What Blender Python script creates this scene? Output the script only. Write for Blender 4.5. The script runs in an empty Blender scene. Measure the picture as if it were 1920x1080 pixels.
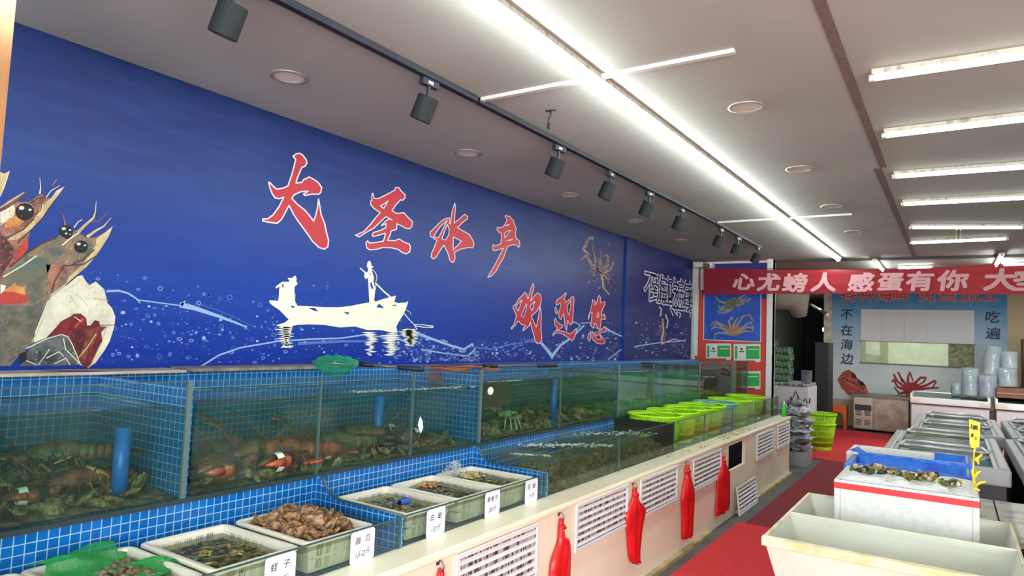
import bpy, bmesh, math, random
from mathutils import Vector, Matrix, Euler, noise
from mathutils.geometry import tessellate_polygon

random.seed(7)
R = math.radians
sc = bpy.context.scene
col = sc.collection

# ------------------------------------------------------------------ camera
W, H = 1920, 1080
EYE = 1.65
def _cam_basis():
    cx, cy = 960.0, 540.0
    v1, v2 = (1790.0, 662.0), (-990.0, 548.0)
    f = math.sqrt(-((v1[0]-cx)*(v2[0]-cx) + (v1[1]-cy)*(v2[1]-cy)))
    y = Vector((v1[0]-cx, cy-v1[1], -f)).normalized()
    x = -Vector((v2[0]-cx, cy-v2[1], -f)).normalized()
    x = (x - y*x.dot(y)).normalized()
    z = x.cross(y)
    return f, Matrix((x, y, z))
FPX, RW = _cam_basis()            # world = RW @ camera direction
CAM = Vector((0, 0, EYE))
cd = bpy.data.cameras.new('camera')
cam = bpy.data.objects.new('camera', cd)
col.objects.link(cam)
cd.sensor_width = 36.0
cd.lens = FPX/W*36.0
cd.clip_start = 0.02
cd.clip_end = 200
cam.matrix_world = Matrix.Translation(CAM) @ RW.to_4x4()
sc.camera = cam

def un(px, py, axis, val):
    """point of the place seen at photo pixel px,py on the plane axis = val"""
    d = RW @ Vector((px-W/2, H/2-py, -FPX))
    i = 'xyz'.index(axis)
    return CAM + d*((val-CAM[i])/d[i])

# ------------------------------------------------------------------ light and exposure
sc.view_settings.view_transform = 'Standard'
sc.view_settings.look = 'None'
sc.view_settings.gamma = 1.0
sc.view_settings.use_curve_mapping = False
sc.view_settings.exposure = 1.25
TUBE = 22.0        # main strip light
TUBE_R = 3.2      # cross tubes on the right
world = bpy.data.worlds.new('World'); sc.world = world
world.use_nodes = True
bg = world.node_tree.nodes['Background']
bg.inputs[0].default_value = (0.93, 0.98, 0.97, 1)
bg.inputs[1].default_value = 2
# daylight through the open shop front behind the camera
ld = bpy.data.lights.new('daylight_shopfront', 'AREA')
ld.shape = 'RECTANGLE'; ld.size = 5.5; ld.size_y = 2.4; ld.energy = 150; ld.color = (0.97, 1.0, 0.97)
lo = bpy.data.objects.new('daylight_shopfront', ld); col.objects.link(lo)
lo.location = (3.0, -1.8, 1.5); lo.rotation_euler = (R(90), 0, R(42))
try:
    sc.cycles.transparent_max_bounces = 24
    sc.cycles.max_bounces = 8
    sc.cycles.diffuse_bounces = 4
    sc.cycles.glossy_bounces = 3
    sc.cycles.transmission_bounces = 6
    sc.cycles.caustics_reflective = False
    sc.cycles.caustics_refractive = False
    sc.cycles.sample_clamp_indirect = 4.0
    sc.cycles.use_denoising = True
except Exception:
    pass

# ------------------------------------------------------------------ materials
def lin(c):
    return tuple((v/255/12.92 if v/255 <= .04045 else ((v/255+.055)/1.055)**2.4) for v in c) + (1,)

_m = {}
def mat(name, c=(200, 200, 200), rough=.5, metal=0, c2=None, scale=8, bump=0, bscale=30, emit=0, alpha=1, spec=.5, stretch=None, detail=4, lo_=.35, hi_=.65, trans=0, uv=False):
    if name in _m: return _m[name]
    m = bpy.data.materials.new(name); m.use_nodes = True
    nt = m.node_tree; b = nt.nodes['Principled BSDF']
    b.inputs['Base Color'].default_value = lin(c)
    b.inputs['Roughness'].default_value = rough
    b.inputs['Metallic'].default_value = metal
    b.inputs['Specular IOR Level'].default_value = spec
    if trans: b.inputs['Transmission Weight'].default_value = trans
    tc = nt.nodes.new('ShaderNodeTexCoord')
    src = tc.outputs['UV' if uv else 'Object']
    if stretch:
        mp = nt.nodes.new('ShaderNodeMapping'); mp.inputs['Scale'].default_value = stretch
        nt.links.new(src, mp.inputs[0]); src = mp.outputs[0]
    if c2 is not None:
        n = nt.nodes.new('ShaderNodeTexNoise'); n.inputs['Scale'].default_value = scale; n.inputs['Detail'].default_value = detail
        nt.links.new(src, n.inputs['Vector'])
        r = nt.nodes.new('ShaderNodeMapRange'); r.inputs[1].default_value = lo_; r.inputs[2].default_value = hi_
        nt.links.new(n.outputs[0], r.inputs[0])
        x = nt.nodes.new('ShaderNodeMix'); x.data_type = 'RGBA'
        x.inputs[6].default_value = lin(c); x.inputs[7].default_value = lin(c2)
        nt.links.new(r.outputs[0], x.inputs[0]); nt.links.new(x.outputs[2], b.inputs['Base Color'])
    if bump:
        n = nt.nodes.new('ShaderNodeTexNoise'); n.inputs['Scale'].default_value = bscale; n.inputs['Detail'].default_value = 3
        nt.links.new(src, n.inputs['Vector'])
        bp = nt.nodes.new('ShaderNodeBump'); bp.inputs['Strength'].default_value = bump; bp.inputs['Distance'].default_value = .02
        nt.links.new(n.outputs[0], bp.inputs['Height']); nt.links.new(bp.outputs[0], b.inputs['Normal'])
    if emit:
        b.inputs['Emission Color'].default_value = lin(c); b.inputs['Emission Strength'].default_value = emit
    if alpha < 1:
        b.inputs['Alpha'].default_value = alpha
    _m[name] = m
    return m

def glass(name, tint=(228, 245, 238), ior=1.45, haze=0.0, hcol=(120, 140, 125), rough=0.02, gl=1.0, bump=0, bscale=20):
    """clear sheet: tinted see-through plus surface reflection and an optional film of dirt"""
    if name in _m: return _m[name]
    m = bpy.data.materials.new(name); m.use_nodes = True
    nt = m.node_tree; nt.nodes.clear()
    out = nt.nodes.new('ShaderNodeOutputMaterial')
    tr = nt.nodes.new('ShaderNodeBsdfTransparent'); tr.inputs[0].default_value = lin(tint)
    g = nt.nodes.new('ShaderNodeBsdfGlossy'); g.inputs['Roughness'].default_value = rough; g.inputs[0].default_value = (gl, gl, gl, 1)
    fr = nt.nodes.new('ShaderNodeFresnel')
    ge = nt.nodes.new('ShaderNodeNewGeometry')      # both faces of a sheet reflect alike
    ir = nt.nodes.new('ShaderNodeMapRange'); ir.inputs[3].default_value = ior; ir.inputs[4].default_value = 1/ior
    nt.links.new(ge.outputs['Backfacing'], ir.inputs[0]); nt.links.new(ir.outputs[0], fr.inputs[0])
    mx = nt.nodes.new('ShaderNodeMixShader')
    nt.links.new(fr.outputs[0], mx.inputs[0]); nt.links.new(g.outputs[0], mx.inputs[2])
    if haze:
        d = nt.nodes.new('ShaderNodeBsdfDiffuse'); d.inputs[0].default_value = lin(hcol)
        n = nt.nodes.new('ShaderNodeTexNoise'); n.inputs['Scale'].default_value = 3.0; n.inputs['Detail'].default_value = 5
        tc = nt.nodes.new('ShaderNodeTexCoord'); nt.links.new(tc.outputs['Object'], n.inputs['Vector'])
        r = nt.nodes.new('ShaderNodeMapRange'); r.inputs[1].default_value = .3; r.inputs[2].default_value = .75
        r.inputs[3].default_value = haze*.5; r.inputs[4].default_value = haze*1.6
        nt.links.new(n.outputs[0], r.inputs[0])
        hm = nt.nodes.new('ShaderNodeMixShader')
        nt.links.new(r.outputs[0], hm.inputs[0]); nt.links.new(tr.outputs[0], hm.inputs[1]); nt.links.new(d.outputs[0], hm.inputs[2])
        nt.links.new(hm.outputs[0], mx.inputs[1])
    else:
        nt.links.new(tr.outputs[0], mx.inputs[1])
    if bump:
        n = nt.nodes.new('ShaderNodeTexNoise'); n.inputs['Scale'].default_value = bscale
        tc = nt.nodes.new('ShaderNodeTexCoord'); nt.links.new(tc.outputs['Object'], n.inputs['Vector'])
        bp = nt.nodes.new('ShaderNodeBump'); bp.inputs['Strength'].default_value = bump; bp.inputs['Distance'].default_value = .01
        nt.links.new(n.outputs[0], bp.inputs['Height'])
        nt.links.new(bp.outputs[0], g.inputs['Normal']); nt.links.new(bp.outputs[0], fr.inputs['Normal'])
    nt.links.new(mx.outputs[0], out.inputs[0])
    _m[name] = m
    return m

def water(name, absorb, density, ior=1.33, haze=0.0, hcol=(120, 140, 125), bump=0, bscale=9, rough=.04):
    m = glass(name, (250, 252, 250), ior=ior, haze=haze, hcol=hcol, bump=bump, bscale=bscale, rough=rough)
    nt = m.node_tree
    if 'Volume Absorption' not in nt.nodes:
        v = nt.nodes.new('ShaderNodeVolumeAbsorption'); v.inputs[0].default_value = tuple(absorb)+(1,); v.inputs[1].default_value = density
        nt.links.new(v.outputs[0], nt.nodes['Material Output'].inputs['Volume'])
    return m

def tile_mat(name, c1, c2, grout, pitch=.033, mortar=.0022, rough=.2):
    if name in _m: return _m[name]
    m = bpy.data.materials.new(name); m.use_nodes = True
    nt = m.node_tree; b = nt.nodes['Principled BSDF']; b.inputs['Roughness'].default_value = rough
    tc = nt.nodes.new('ShaderNodeTexCoord')
    br = nt.nodes.new('ShaderNodeTexBrick'); br.offset = 0; br.squash = 1
    br.inputs['Color1'].default_value = lin(c1); br.inputs['Color2'].default_value = lin(c2); br.inputs['Mortar'].default_value = lin(grout)
    br.inputs['Scale'].default_value = 1; br.inputs['Mortar Size'].default_value = mortar; br.inputs['Mortar Smooth'].default_value = .1
    br.inputs['Brick Width'].default_value = pitch; br.inputs['Row Height'].default_value = pitch
    nt.links.new(tc.outputs['UV'], br.inputs['Vector'])
    nt.links.new(br.outputs['Color'], b.inputs['Base Color'])
    bp = nt.nodes.new('ShaderNodeBump'); bp.inputs['Strength'].default_value = .4; bp.inputs['Distance'].default_value = .001; bp.invert = True
    nt.links.new(br.outputs['Fac'], bp.inputs['Height']); nt.links.new(bp.outputs[0], b.inputs['Normal'])
    _m[name] = m
    return m

# ------------------------------------------------------------------ mesh building
class MB:
    def __init__(s): s.v = []; s.f = []; s.mi = []; s.sm = []
    def add(s, vs, fs, mi=0, smooth=False):
        o = len(s.v); s.v += [Vector(p) for p in vs]
        for f in fs: s.f.append([i+o for i in f]); s.mi.append(mi); s.sm.append(smooth)
        return s
    def box(s, a, b, mi=0, M=None):
        x0, y0, z0 = a; x1, y1, z1 = b
        vs = [Vector(p) for p in ((x0,y0,z0),(x1,y0,z0),(x1,y1,z0),(x0,y1,z0),(x0,y0,z1),(x1,y0,z1),(x1,y1,z1),(x0,y1,z1))]
        if M: vs = [M @ p for p in vs]
        return s.add(vs, [(0,3,2,1),(4,5,6,7),(0,1,5,4),(1,2,6,5),(2,3,7,6),(3,0,4,7)], mi)
    def quad(s, a, b, c, d, mi=0): return s.add([a, b, c, d], [(0,1,2,3)], mi)
    def tube(s, pts, r, n=8, mi=0, cap=True, smooth=True):
        pts = [Vector(p) for p in pts]; k = len(pts)
        rs = r if isinstance(r, (list, tuple)) else [r]*k
        vs = []; up = None
        for i, p in enumerate(pts):
            t = (pts[min(i+1,k-1)]-pts[max(i-1,0)])
            t = t.normalized() if t.length > 1e-9 else Vector((0,0,1))
            if up is None:
                up = Vector((0,0,1)) if abs(t.z) < .9 else Vector((1,0,0))
            a = t.cross(up)
            if a.length < 1e-6: a = t.cross(Vector((0,1,0)))
            a.normalize(); b = a.cross(t).normalized(); up = b
            for j in range(n):
                an = 2*math.pi*j/n
                vs.append(p + (a*math.cos(an)+b*math.sin(an))*rs[i])
        fs = []
        for i in range(k-1):
            for j in range(n):
                fs.append((i*n+j, i*n+(j+1)%n, (i+1)*n+(j+1)%n, (i+1)*n+j))
        s.add(vs, fs, mi, smooth)
        if cap: 
            o = len(s.v)-len(vs)
            s.f.append([o+j for j in reversed(range(n))]); s.mi.append(mi); s.sm.append(False)
            s.f.append([o+(k-1)*n+j for j in range(n)]); s.mi.append(mi); s.sm.append(False)
        return s
    def lathe(s, prof, n=24, M=None, mi=0, smooth=True, cap0=False, cap1=False, sy=1.0):
        vs = []
        for r, z in prof:
            for j in range(n):
                a = 2*math.pi*j/n; p = Vector((r*math.cos(a), r*math.sin(a)*sy, z)); vs.append(M @ p if M else p)
        fs = [(i*n+j, i*n+(j+1)%n, (i+1)*n+(j+1)%n, (i+1)*n+j) for i in range(len(prof)-1) for j in range(n)]
        if cap0: fs.append(tuple(reversed(range(n))))
        if cap1: fs.append(tuple((len(prof)-1)*n+j for j in range(n)))
        return s.add(vs, fs, mi, smooth)
    def ellip(s, c, r, M=None, n=10, m=7, mi=0, jit=0):
        c = Vector(c); vs = []; fs = []
        for i in range(m+1):
            th = math.pi*i/m
            for j in range(n):
                ph = 2*math.pi*j/n
                p = Vector((r[0]*math.sin(th)*math.cos(ph), r[1]*math.sin(th)*math.sin(ph), r[2]*math.cos(th)))
                if jit: p *= 1+jit*noise.noise(p*60+c*10)
                if M: p = M @ p
                vs.append(c+p)
        for i in range(m):
            for j in range(n):
                fs.append((i*n+j, (i+1)*n+j, (i+1)*n+(j+1)%n, i*n+(j+1)%n))
        return s.add(vs, fs, mi, True)
    def prism(s, poly, to3, depth, mi=0, holes=()):
        """flat outline raised by depth; to3 maps (u,v,w) to space"""
        loops = [poly]+list(holes)
        tri = tessellate_polygon([[Vector((p[0], p[1], 0)) for p in l] for l in loops])
        flat = [p for l in loops for p in l]; n = len(flat)
        vs = [to3(p[0], p[1], depth) for p in flat]+[to3(p[0], p[1], 0) for p in flat]
        fs = [tuple(t) for t in tri]+[tuple(i+n for i in reversed(t)) for t in tri]
        o = 0
        for l in loops:
            k = len(l)
            for i in range(k): fs.append((o+i, o+(i+1)%k, n+o+(i+1)%k, n+o+i))
            o += k
        return s.add(vs, fs, mi)
    def ribbon(s, pts, w, to3, h, closed=False, mi=0, w1=None):
        """flat printed stroke of half width w"""
        k = len(pts); segs = k if closed else k-1
        for i in range(segs):
            a = Vector((pts[i][0], pts[i][1])); b = Vector((pts[(i+1)%k][0], pts[(i+1)%k][1]))
            d = b-a
            if d.length < 1e-9: continue
            d.normalize(); nn = Vector((-d.y, d.x))
            wa = w if w1 is None else w+(w1-w)*i/segs; wb = w if w1 is None else w+(w1-w)*(i+1)/segs
            q = [a-nn*wa-d*wa*.5, b-nn*wb+d*wb*.5, b+nn*wb+d*wb*.5, a+nn*wa-d*wa*.5]
            s.add([to3(p.x, p.y, h+.0004*(i % 2)) for p in q], [(0,1,2,3)], mi)
        return s
    def build(s, name, mats, parent=None, smooth=None, bevel=0, local=False, subsurf=0):
        me = bpy.data.meshes.new(name)
        off = Vector((0,0,0))
        if parent is not None and not local:
            p = parent
            while p is not None: off += p.location; p = p.parent
        me.from_pydata([tuple(p-off) for p in s.v], [], s.f)
        if not isinstance(mats, (list, tuple)): mats = [mats]
        for m in mats: me.materials.append(m)
        me.polygons.foreach_set('material_index', s.mi)
        me.polygons.foreach_set('use_smooth', s.sm if smooth is None else [smooth]*len(s.f))
        uv = me.uv_layers.new(name='UVMap')
        for p in me.polygons:
            n = p.normal; ax = max(range(3), key=lambda i: abs(n[i]))
            for li in p.loop_indices:
                c = me.vertices[me.loops[li].vertex_index].co + off
                uv.data[li].uv = (c.y, c.z) if ax == 0 else ((c.x, c.z) if ax == 1 else (c.x, c.y))
        me.update()
        o = bpy.data.objects.new(name, me); col.objects.link(o)
        if parent is not None: o.parent = parent
        if bevel:
            b = o.modifiers.new('bevel', 'BEVEL'); b.width = bevel; b.segments = 2; b.limit_method = 'ANGLE'
        if subsurf:
            b = o.modifiers.new('sub', 'SUBSURF'); b.levels = b.render_levels = subsurf
        return o

def tag(o, label=None, cat=None, group=None, kind=None):
    if label: o['label'] = label
    if cat: o['category'] = cat
    if group: o['group'] = group
    if kind: o['kind'] = kind
    return o
def thing(name, label, cat, loc=(0,0,0), group=None, rz=0):
    o = bpy.data.objects.new(name, None); col.objects.link(o)
    o.empty_display_size = .05
    o.location = loc; o.rotation_euler = (0,0,rz)
    return tag(o, label, cat, group)
def struct(mb, name, m, bevel=0):
    o = mb.build(name, m, bevel=bevel); o['kind'] = 'structure'; return o
def dup(root, loc=None, rot=None, scale=None, label=None, group=None):
    r = root.copy(); col.objects.link(r)
    if loc is not None: r.location = loc
    if rot is not None: r.rotation_euler = rot
    if scale is not None: r.scale = (scale,)*3 if not isinstance(scale, (tuple, list)) else scale
    if label: r['label'] = label
    if group: r['group'] = group
    for ch in list(root.children):
        c = ch.copy(); col.objects.link(c); c.parent = r
        for g in list(ch.children):
            d = g.copy(); col.objects.link(d); d.parent = c
    return r
_tc = {}
def text_into(mb, s, origin, right, up, size, mi=0, bold=0.0, sx=1.0, center=False, shear=0, depth=.0006):
    """lettering laid flat on a surface; origin is the lower left (or the centre)"""
    if bold > .012:
        for k in range(6):
            a_ = k*math.pi/3; q = Vector(right).normalized()*math.cos(a_)*bold*size + Vector(up).normalized()*math.sin(a_)*bold*size
            text_into(mb, s, Vector(origin)+q, right, up, size, mi, 0, sx, center, shear, depth+.001*(k+1))
    key = (s, 0 if bold > .012 else round(bold, 4), shear)
    if key not in _tc:
        c = bpy.data.curves.new('t', 'FONT'); c.body = s; c.size = 1; c.offset = key[1]; c.resolution_u = 3; c.shear = shear
        o = bpy.data.objects.new('t', c); col.objects.link(o)
        dg = bpy.context.evaluated_depsgraph_get(); dg.update()
        me = bpy.data.meshes.new_from_object(o.evaluated_get(dg))
        vs = [v.co.copy() for v in me.vertices]; fs = [tuple(p.vertices) for p in me.polygons]
        bpy.data.objects.remove(o); bpy.data.curves.remove(c); bpy.data.meshes.remove(me)
        _tc[key] = (vs, fs)
    vs, fs = _tc[key]
    if not vs: return
    r = Vector(right).normalized(); u = Vector(up).normalized(); n = r.cross(u)
    x0 = min(v.x for v in vs); x1 = max(v.x for v in vs); y0 = min(v.y for v in vs); y1 = max(v.y for v in vs)
    cx, cy = ((x0+x1)/2, (y0+y1)/2) if center else (x0, 0)
    o = Vector(origin)
    mb.add([o + r*((v.x-cx)*size*sx) + u*((v.y-cy)*size) + n*depth for v in vs], fs, mi)

def arc_pts(c, r, a0, a1, n):
    return [(c[0]+r*math.cos(R(a0+(a1-a0)*i/n)), c[1]+r*math.sin(R(a0+(a1-a0)*i/n))) for i in range(n+1)]
# ------------------------------------------------------------------ the room
HC = 2.9
XW = -3.37       # left wall
M_ceil = mat('ceiling_paint', (176, 180, 172), .75, c2=(164, 168, 160), scale=.9)
M_white = mat('white_paint', (214, 216, 214), .6)
M_offw = mat('off_white_panel', (246, 240, 216), .45, c2=(236, 226, 204), scale=1.2)
M_black = mat('matt_black', (14, 15, 17), .6)
M_dark = mat('dark_void', (26, 28, 30), .8)
M_mural = None
def mural_mat():
    m = bpy.data.materials.new('printed_sea_blue'); m.use_nodes = True
    nt = m.node_tree; b = nt.nodes['Principled BSDF']; b.inputs['Roughness'].default_value = .42
    b.inputs['Specular IOR Level'].default_value = .35
    tc = nt.nodes.new('ShaderNodeTexCoord')
    sp = nt.nodes.new('ShaderNodeSeparateXYZ'); nt.links.new(tc.outputs['UV'], sp.inputs[0])   # u = along wall, v = height
    # printed gradient of the picture: deep navy top, brighter royal blue low, indigo to the far end
    vr = nt.nodes.new('ShaderNodeMapRange'); vr.inputs[1].default_value = 1.4; vr.inputs[2].default_value = 2.9
    nt.links.new(sp.outputs[1], vr.inputs[0])
    cr = nt.nodes.new('ShaderNodeValToRGB'); e = cr.color_ramp.elements
    e[0].position = 0; e[0].color = lin((7, 44, 148)); e[1].position = 1; e[1].color = lin((13, 37, 92))
    k = cr.color_ramp.elements.new(.3); k.color = lin((18, 60, 151)); k = cr.color_ramp.elements.new(.62); k.color = lin((20, 55, 131))
    nt.links.new(vr.outputs[0], cr.inputs[0])
    ur = nt.nodes.new('ShaderNodeMapRange'); ur.inputs[1].default_value = 3.6; ur.inputs[2].default_value = 8.0
    nt.links.new(sp.outputs[0], ur.inputs[0])
    x = nt.nodes.new('ShaderNodeMix'); x.data_type = 'RGBA'; x.inputs[7].default_value = lin((18, 25, 86))
    nt.links.new(ur.outputs[0], x.inputs[0]); nt.links.new(cr.outputs[0], x.inputs[6])
    mp = nt.nodes.new('ShaderNodeMapping'); mp.inputs['Scale'].default_value = (.9, 6, 1); nt.links.new(tc.outputs['UV'], mp.inputs[0])
    n = nt.nodes.new('ShaderNodeTexNoise'); n.inputs['Scale'].default_value = 2.2; n.inputs['Detail'].default_value = 8; n.inputs['Roughness'].default_value = .6
    nt.links.new(mp.outputs[0], n.inputs['Vector'])
    r2 = nt.nodes.new('ShaderNodeMapRange'); r2.inputs[1].default_value = .45; r2.inputs[2].default_value = .8; r2.inputs[4].default_value = .26
    nt.links.new(n.outputs[0], r2.inputs[0])
    y = nt.nodes.new('ShaderNodeMix'); y.data_type = 'RGBA'; y.inputs[7].default_value = lin((52, 90, 162))
    nt.links.new(r2.outputs[0], y.inputs[0]); nt.links.new(x.outputs[2], y.inputs[6]); nt.links.new(y.outputs[2], b.inputs['Base Color'])
    return m
M_mural = mural_mat()
M_tile = tile_mat('blue_mosaic', (14, 104, 182), (6, 88, 164), (140, 184, 212), mortar=.0017)
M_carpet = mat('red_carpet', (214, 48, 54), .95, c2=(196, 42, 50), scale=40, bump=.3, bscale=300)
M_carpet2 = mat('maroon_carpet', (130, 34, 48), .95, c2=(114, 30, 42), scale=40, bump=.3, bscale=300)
M_floor = mat('grey_floor', (92, 92, 92), .55, c2=(70, 72, 74), scale=3)

struct(MB().box((-3.6, -3, -.1), (5.2, 21, 0)), 'floor', M_floor)
struct(MB().box((-3.6, -3, HC), (5.2, 10.4, HC+.1)), 'ceiling', M_ceil)
struct(MB().box((-3.6, 10.4, HC-.03), (5.2, 21, HC+.1)), 'ceiling_rear', M_ceil)
struct(MB().box((-3.6, -.3, 0), (XW, 10.35, HC)), 'wall_left', M_white)
struct(MB().box((5.0, -3, 0), (5.2, 21, HC)), 'wall_right', M_white)
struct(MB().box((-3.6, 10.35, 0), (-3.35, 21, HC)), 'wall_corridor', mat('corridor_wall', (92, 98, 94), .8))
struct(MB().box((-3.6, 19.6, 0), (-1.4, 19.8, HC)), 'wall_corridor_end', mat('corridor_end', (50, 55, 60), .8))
# wall with the certificates, facing the door
PX0, PX1 = XW, -2.2
struct(MB().box((XW, 10.25, 0), (PX1, 10.4, HC)), 'wall_poster', mat('red_wall', (196, 62, 46), .6))
mb = MB(); mb.box((PX1-.075, 10.22, 0), (PX1, 10.42, HC))
struct(mb, 'trim_1', M_white)
mb = MB(); mb.box((XW, 10.22, HC-.05), (PX1-.075, 10.25, HC-.02)); mb.box((XW, 10.2, 1.2), (XW+.05, 10.25, HC-.02))
struct(mb, 'trim_2', M_white)
# rear wall with the serving hatch
YB = 16.4
def bk(px, py): return un(px, py, 'y', YB)
hx0 = bk(1614, 630).x; hx1 = bk(1827, 630).x; hz1 = bk(1720, 581).z; hz0 = bk(1720, 684).z; hzm = bk(1720, 642).z
wx0 = bk(1556, 650).x; wx1 = bk(1889, 650).x
mb = MB()
mb.box((wx0, YB, 0), (hx0, YB+.15, HC)); mb.box((hx1, YB, 0), (5.0, YB+.15, HC)); mb.box((hx0, YB, 0), (hx1, YB+.15, hz0)); mb.box((hx0, YB, hz1), (hx1, YB+.15, HC))
struct(mb, 'wall_rear', mat('beige_wall', (196, 178, 142), .8))
mb = MB(); mb.box((wx0-.12, YB-.05, 0), (wx0+.04, YB+.2, HC))
struct(mb, 'trim_3', mat('worn_white_post', (206, 204, 190), .8, c2=(170, 166, 150), scale=9))
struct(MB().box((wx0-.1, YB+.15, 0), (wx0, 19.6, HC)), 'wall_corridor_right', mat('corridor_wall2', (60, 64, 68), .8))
# kitchen behind the hatch
mb = MB(); mb.box((hx0-.3, YB+1.4, 0), (hx1+.3, YB+1.5, HC)); mb.box((hx0-.35, YB+.15, 0), (hx0-.3, YB+1.4, HC)); mb.box((hx1+.3, YB+.15, 0), (hx1+.35, YB+1.4, HC))
mb.box((hx0-.3, YB+.15, .7), (hx1+.3, YB+1.4, .72))
struct(mb, 'wall_kitchen', mat('kitchen_wall', (220, 222, 206), .6))
kl = bpy.data.lights.new('kitchen_lamp', 'AREA'); kl.energy = 7; kl.size = .9; kl.color = (.97, 1, .86)
ko = bpy.data.objects.new('kitchen_lamp', kl); col.objects.link(ko); ko.location = ((hx0+hx1)/2, YB+.75, 2.7)

# printed backdrop on the rear wall
bd = MB()
bd.box((wx0+.04, YB-.012, .55), (hx0, YB-.002, 2.85)); bd.box((hx1, YB-.012, .55), (wx1, YB-.002, 2.85))
bd.box((hx0, YB-.012, hz1), (hx1, YB-.002, 2.85)); bd.box((hx0, YB-.012, .55), (hx1, YB-.002, hz0))
def sky_mat():
    m = bpy.data.materials.new('printed_sky'); m.use_nodes = True; nt = m.node_tree; b = nt.nodes['Principled BSDF']; b.inputs['Roughness'].default_value = .6
    tc = nt.nodes.new('ShaderNodeTexCoord'); sp = nt.nodes.new('ShaderNodeSeparateXYZ'); nt.links.new(tc.outputs['UV'], sp.inputs[0])
    n = nt.nodes.new('ShaderNodeTexNoise'); n.inputs['Scale'].default_value = 1.6; n.inputs['Detail'].default_value = 6; nt.links.new(tc.outputs['UV'], n.inputs['Vector'])
    a = nt.nodes.new('ShaderNodeMath'); a.operation = 'MULTIPLY_ADD'; a.inputs[1].default_value = .9; nt.links.new(n.outputs[0], a.inputs[0]); nt.links.new(sp.outputs[1], a.inputs[2])
    r = nt.nodes.new('ShaderNodeMapRange'); r.inputs[1].default_value = 1.6; r.inputs[2].default_value = 3.1; nt.links.new(a.outputs[0], r.inputs[0])
    x = nt.nodes.new('ShaderNodeMix'); x.data_type = 'RGBA'; x.inputs[6].default_value = lin((214, 222, 222)); x.inputs[7].default_value = lin((66, 138, 190))
    nt.links.new(r.outputs[0], x.inputs[0]); nt.links.new(x.outputs[2], b.inputs['Base Color']); return m
BD = thing('wall_backdrop', 'pale blue sky-printed backdrop with vertical lettering around the serving hatch', 'backdrop', (0, YB, .55))
bd.build('printed_sheet', sky_mat(), BD)
M_navy = mat('ink_navy', (28, 34, 78), .6); M_ink = mat('ink_black', (24, 24, 30), .6)
M_redtxt = mat('print_red', (214, 44, 56), .5); M_cream = mat('print_cream', (236, 234, 216), .55)
yb = YB-.014
for s, pts in (('不在海边', [(1588,590),(1588,619),(1588,646),(1588,673)]), ('吃遍', [(1861,594),(1861,625)])):
    for ch, (px, py) in zip(s, pts):
        m_ = MB(); p = bk(px, py); text_into(m_, ch, (p.x, yb, p.z), (1,0,0), (0,0,1), .25, bold=.015, center=True, shear=.1)
        m_.build('brush_character', M_navy, BD)
m_ = MB()
for ch, px in zip('各种海鲜免费加工', (1591,1624,1657,1689,1738,1777,1816,1854)):
    p = bk(px, 552); text_into(m_, ch, (p.x, yb, p.z), (1,0,0), (0,0,1), .33, bold=.04, center=True, mi=1, depth=.0)
    text_into(m_, ch, (p.x, yb, p.z), (1,0,0), (0,0,1), .33, bold=.02, center=True, depth=.007)
m_.build('headline_lettering', [M_redtxt, M_cream], BD)
def flat_y(Y):
    return lambda u, v, w: (lambda p: Vector((p.x, Y-w, p.z)))(un(u, v, 'y', Y))
m_ = MB(); T = flat_y(yb)
body = [(1570,712),(1580,697),(1592,693),(1604,706),(1612,712),(1622,722),(1628,735),(1612,738),(1600,742),(1590,740),(1578,728)]
m_.prism(body, T, .002)
m_.prism([(1596,696),(1604,702),(1607,710),(1597,708)], T, .004, mi=1); m_.prism([(1608,712),(1618,716),(1624,724),(1612,722)], T, .004, mi=1)
for k in range(8):
    a = (1574+k*6, 706+k*3); m_.ribbon([a, (a[0]+10, a[1]+5), (a[0]+14, a[1]+14)], .9, T, .005, mi=2)
m_.build('printed_shrimp', [mat('print_salmon', (190, 84, 72), .6, c2=(150, 58, 52), scale=14), M_ink, mat('print_pink', (206, 120, 106), .6)], BD)
m_ = MB()
m_.prism([(1693,722),(1702,717),(1716,716),(1724,722),(1722,732),(1712,740),(1700,742),(1694,734)], T, .002)
for pts in ([(1696,730),(1684,726),(1675,712),(1672,716)], [(1694,724),(1683,715),(1676,702),(1680,716)], [(1698,720),(1690,710),(1684,698),(1692,716)], [(1702,718),(1703,705),(1706,698),(1712,714)],
            [(1716,718),(1726,708),(1736,708),(1732,716),(1722,722)], [(1724,726),(1738,722),(1752,714),(1755,716),(1748,728)], [(1696,736),(1686,738),(1677,726)], [(1722,730),(1740,728),(1760,727)]):
    m_.ribbon(pts, 2.6, T, .003, w1=1.2)
m_.build('printed_crab', mat('print_crab_red', (168, 40, 50), .6, c2=(130, 26, 40), scale=20), BD)
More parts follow.
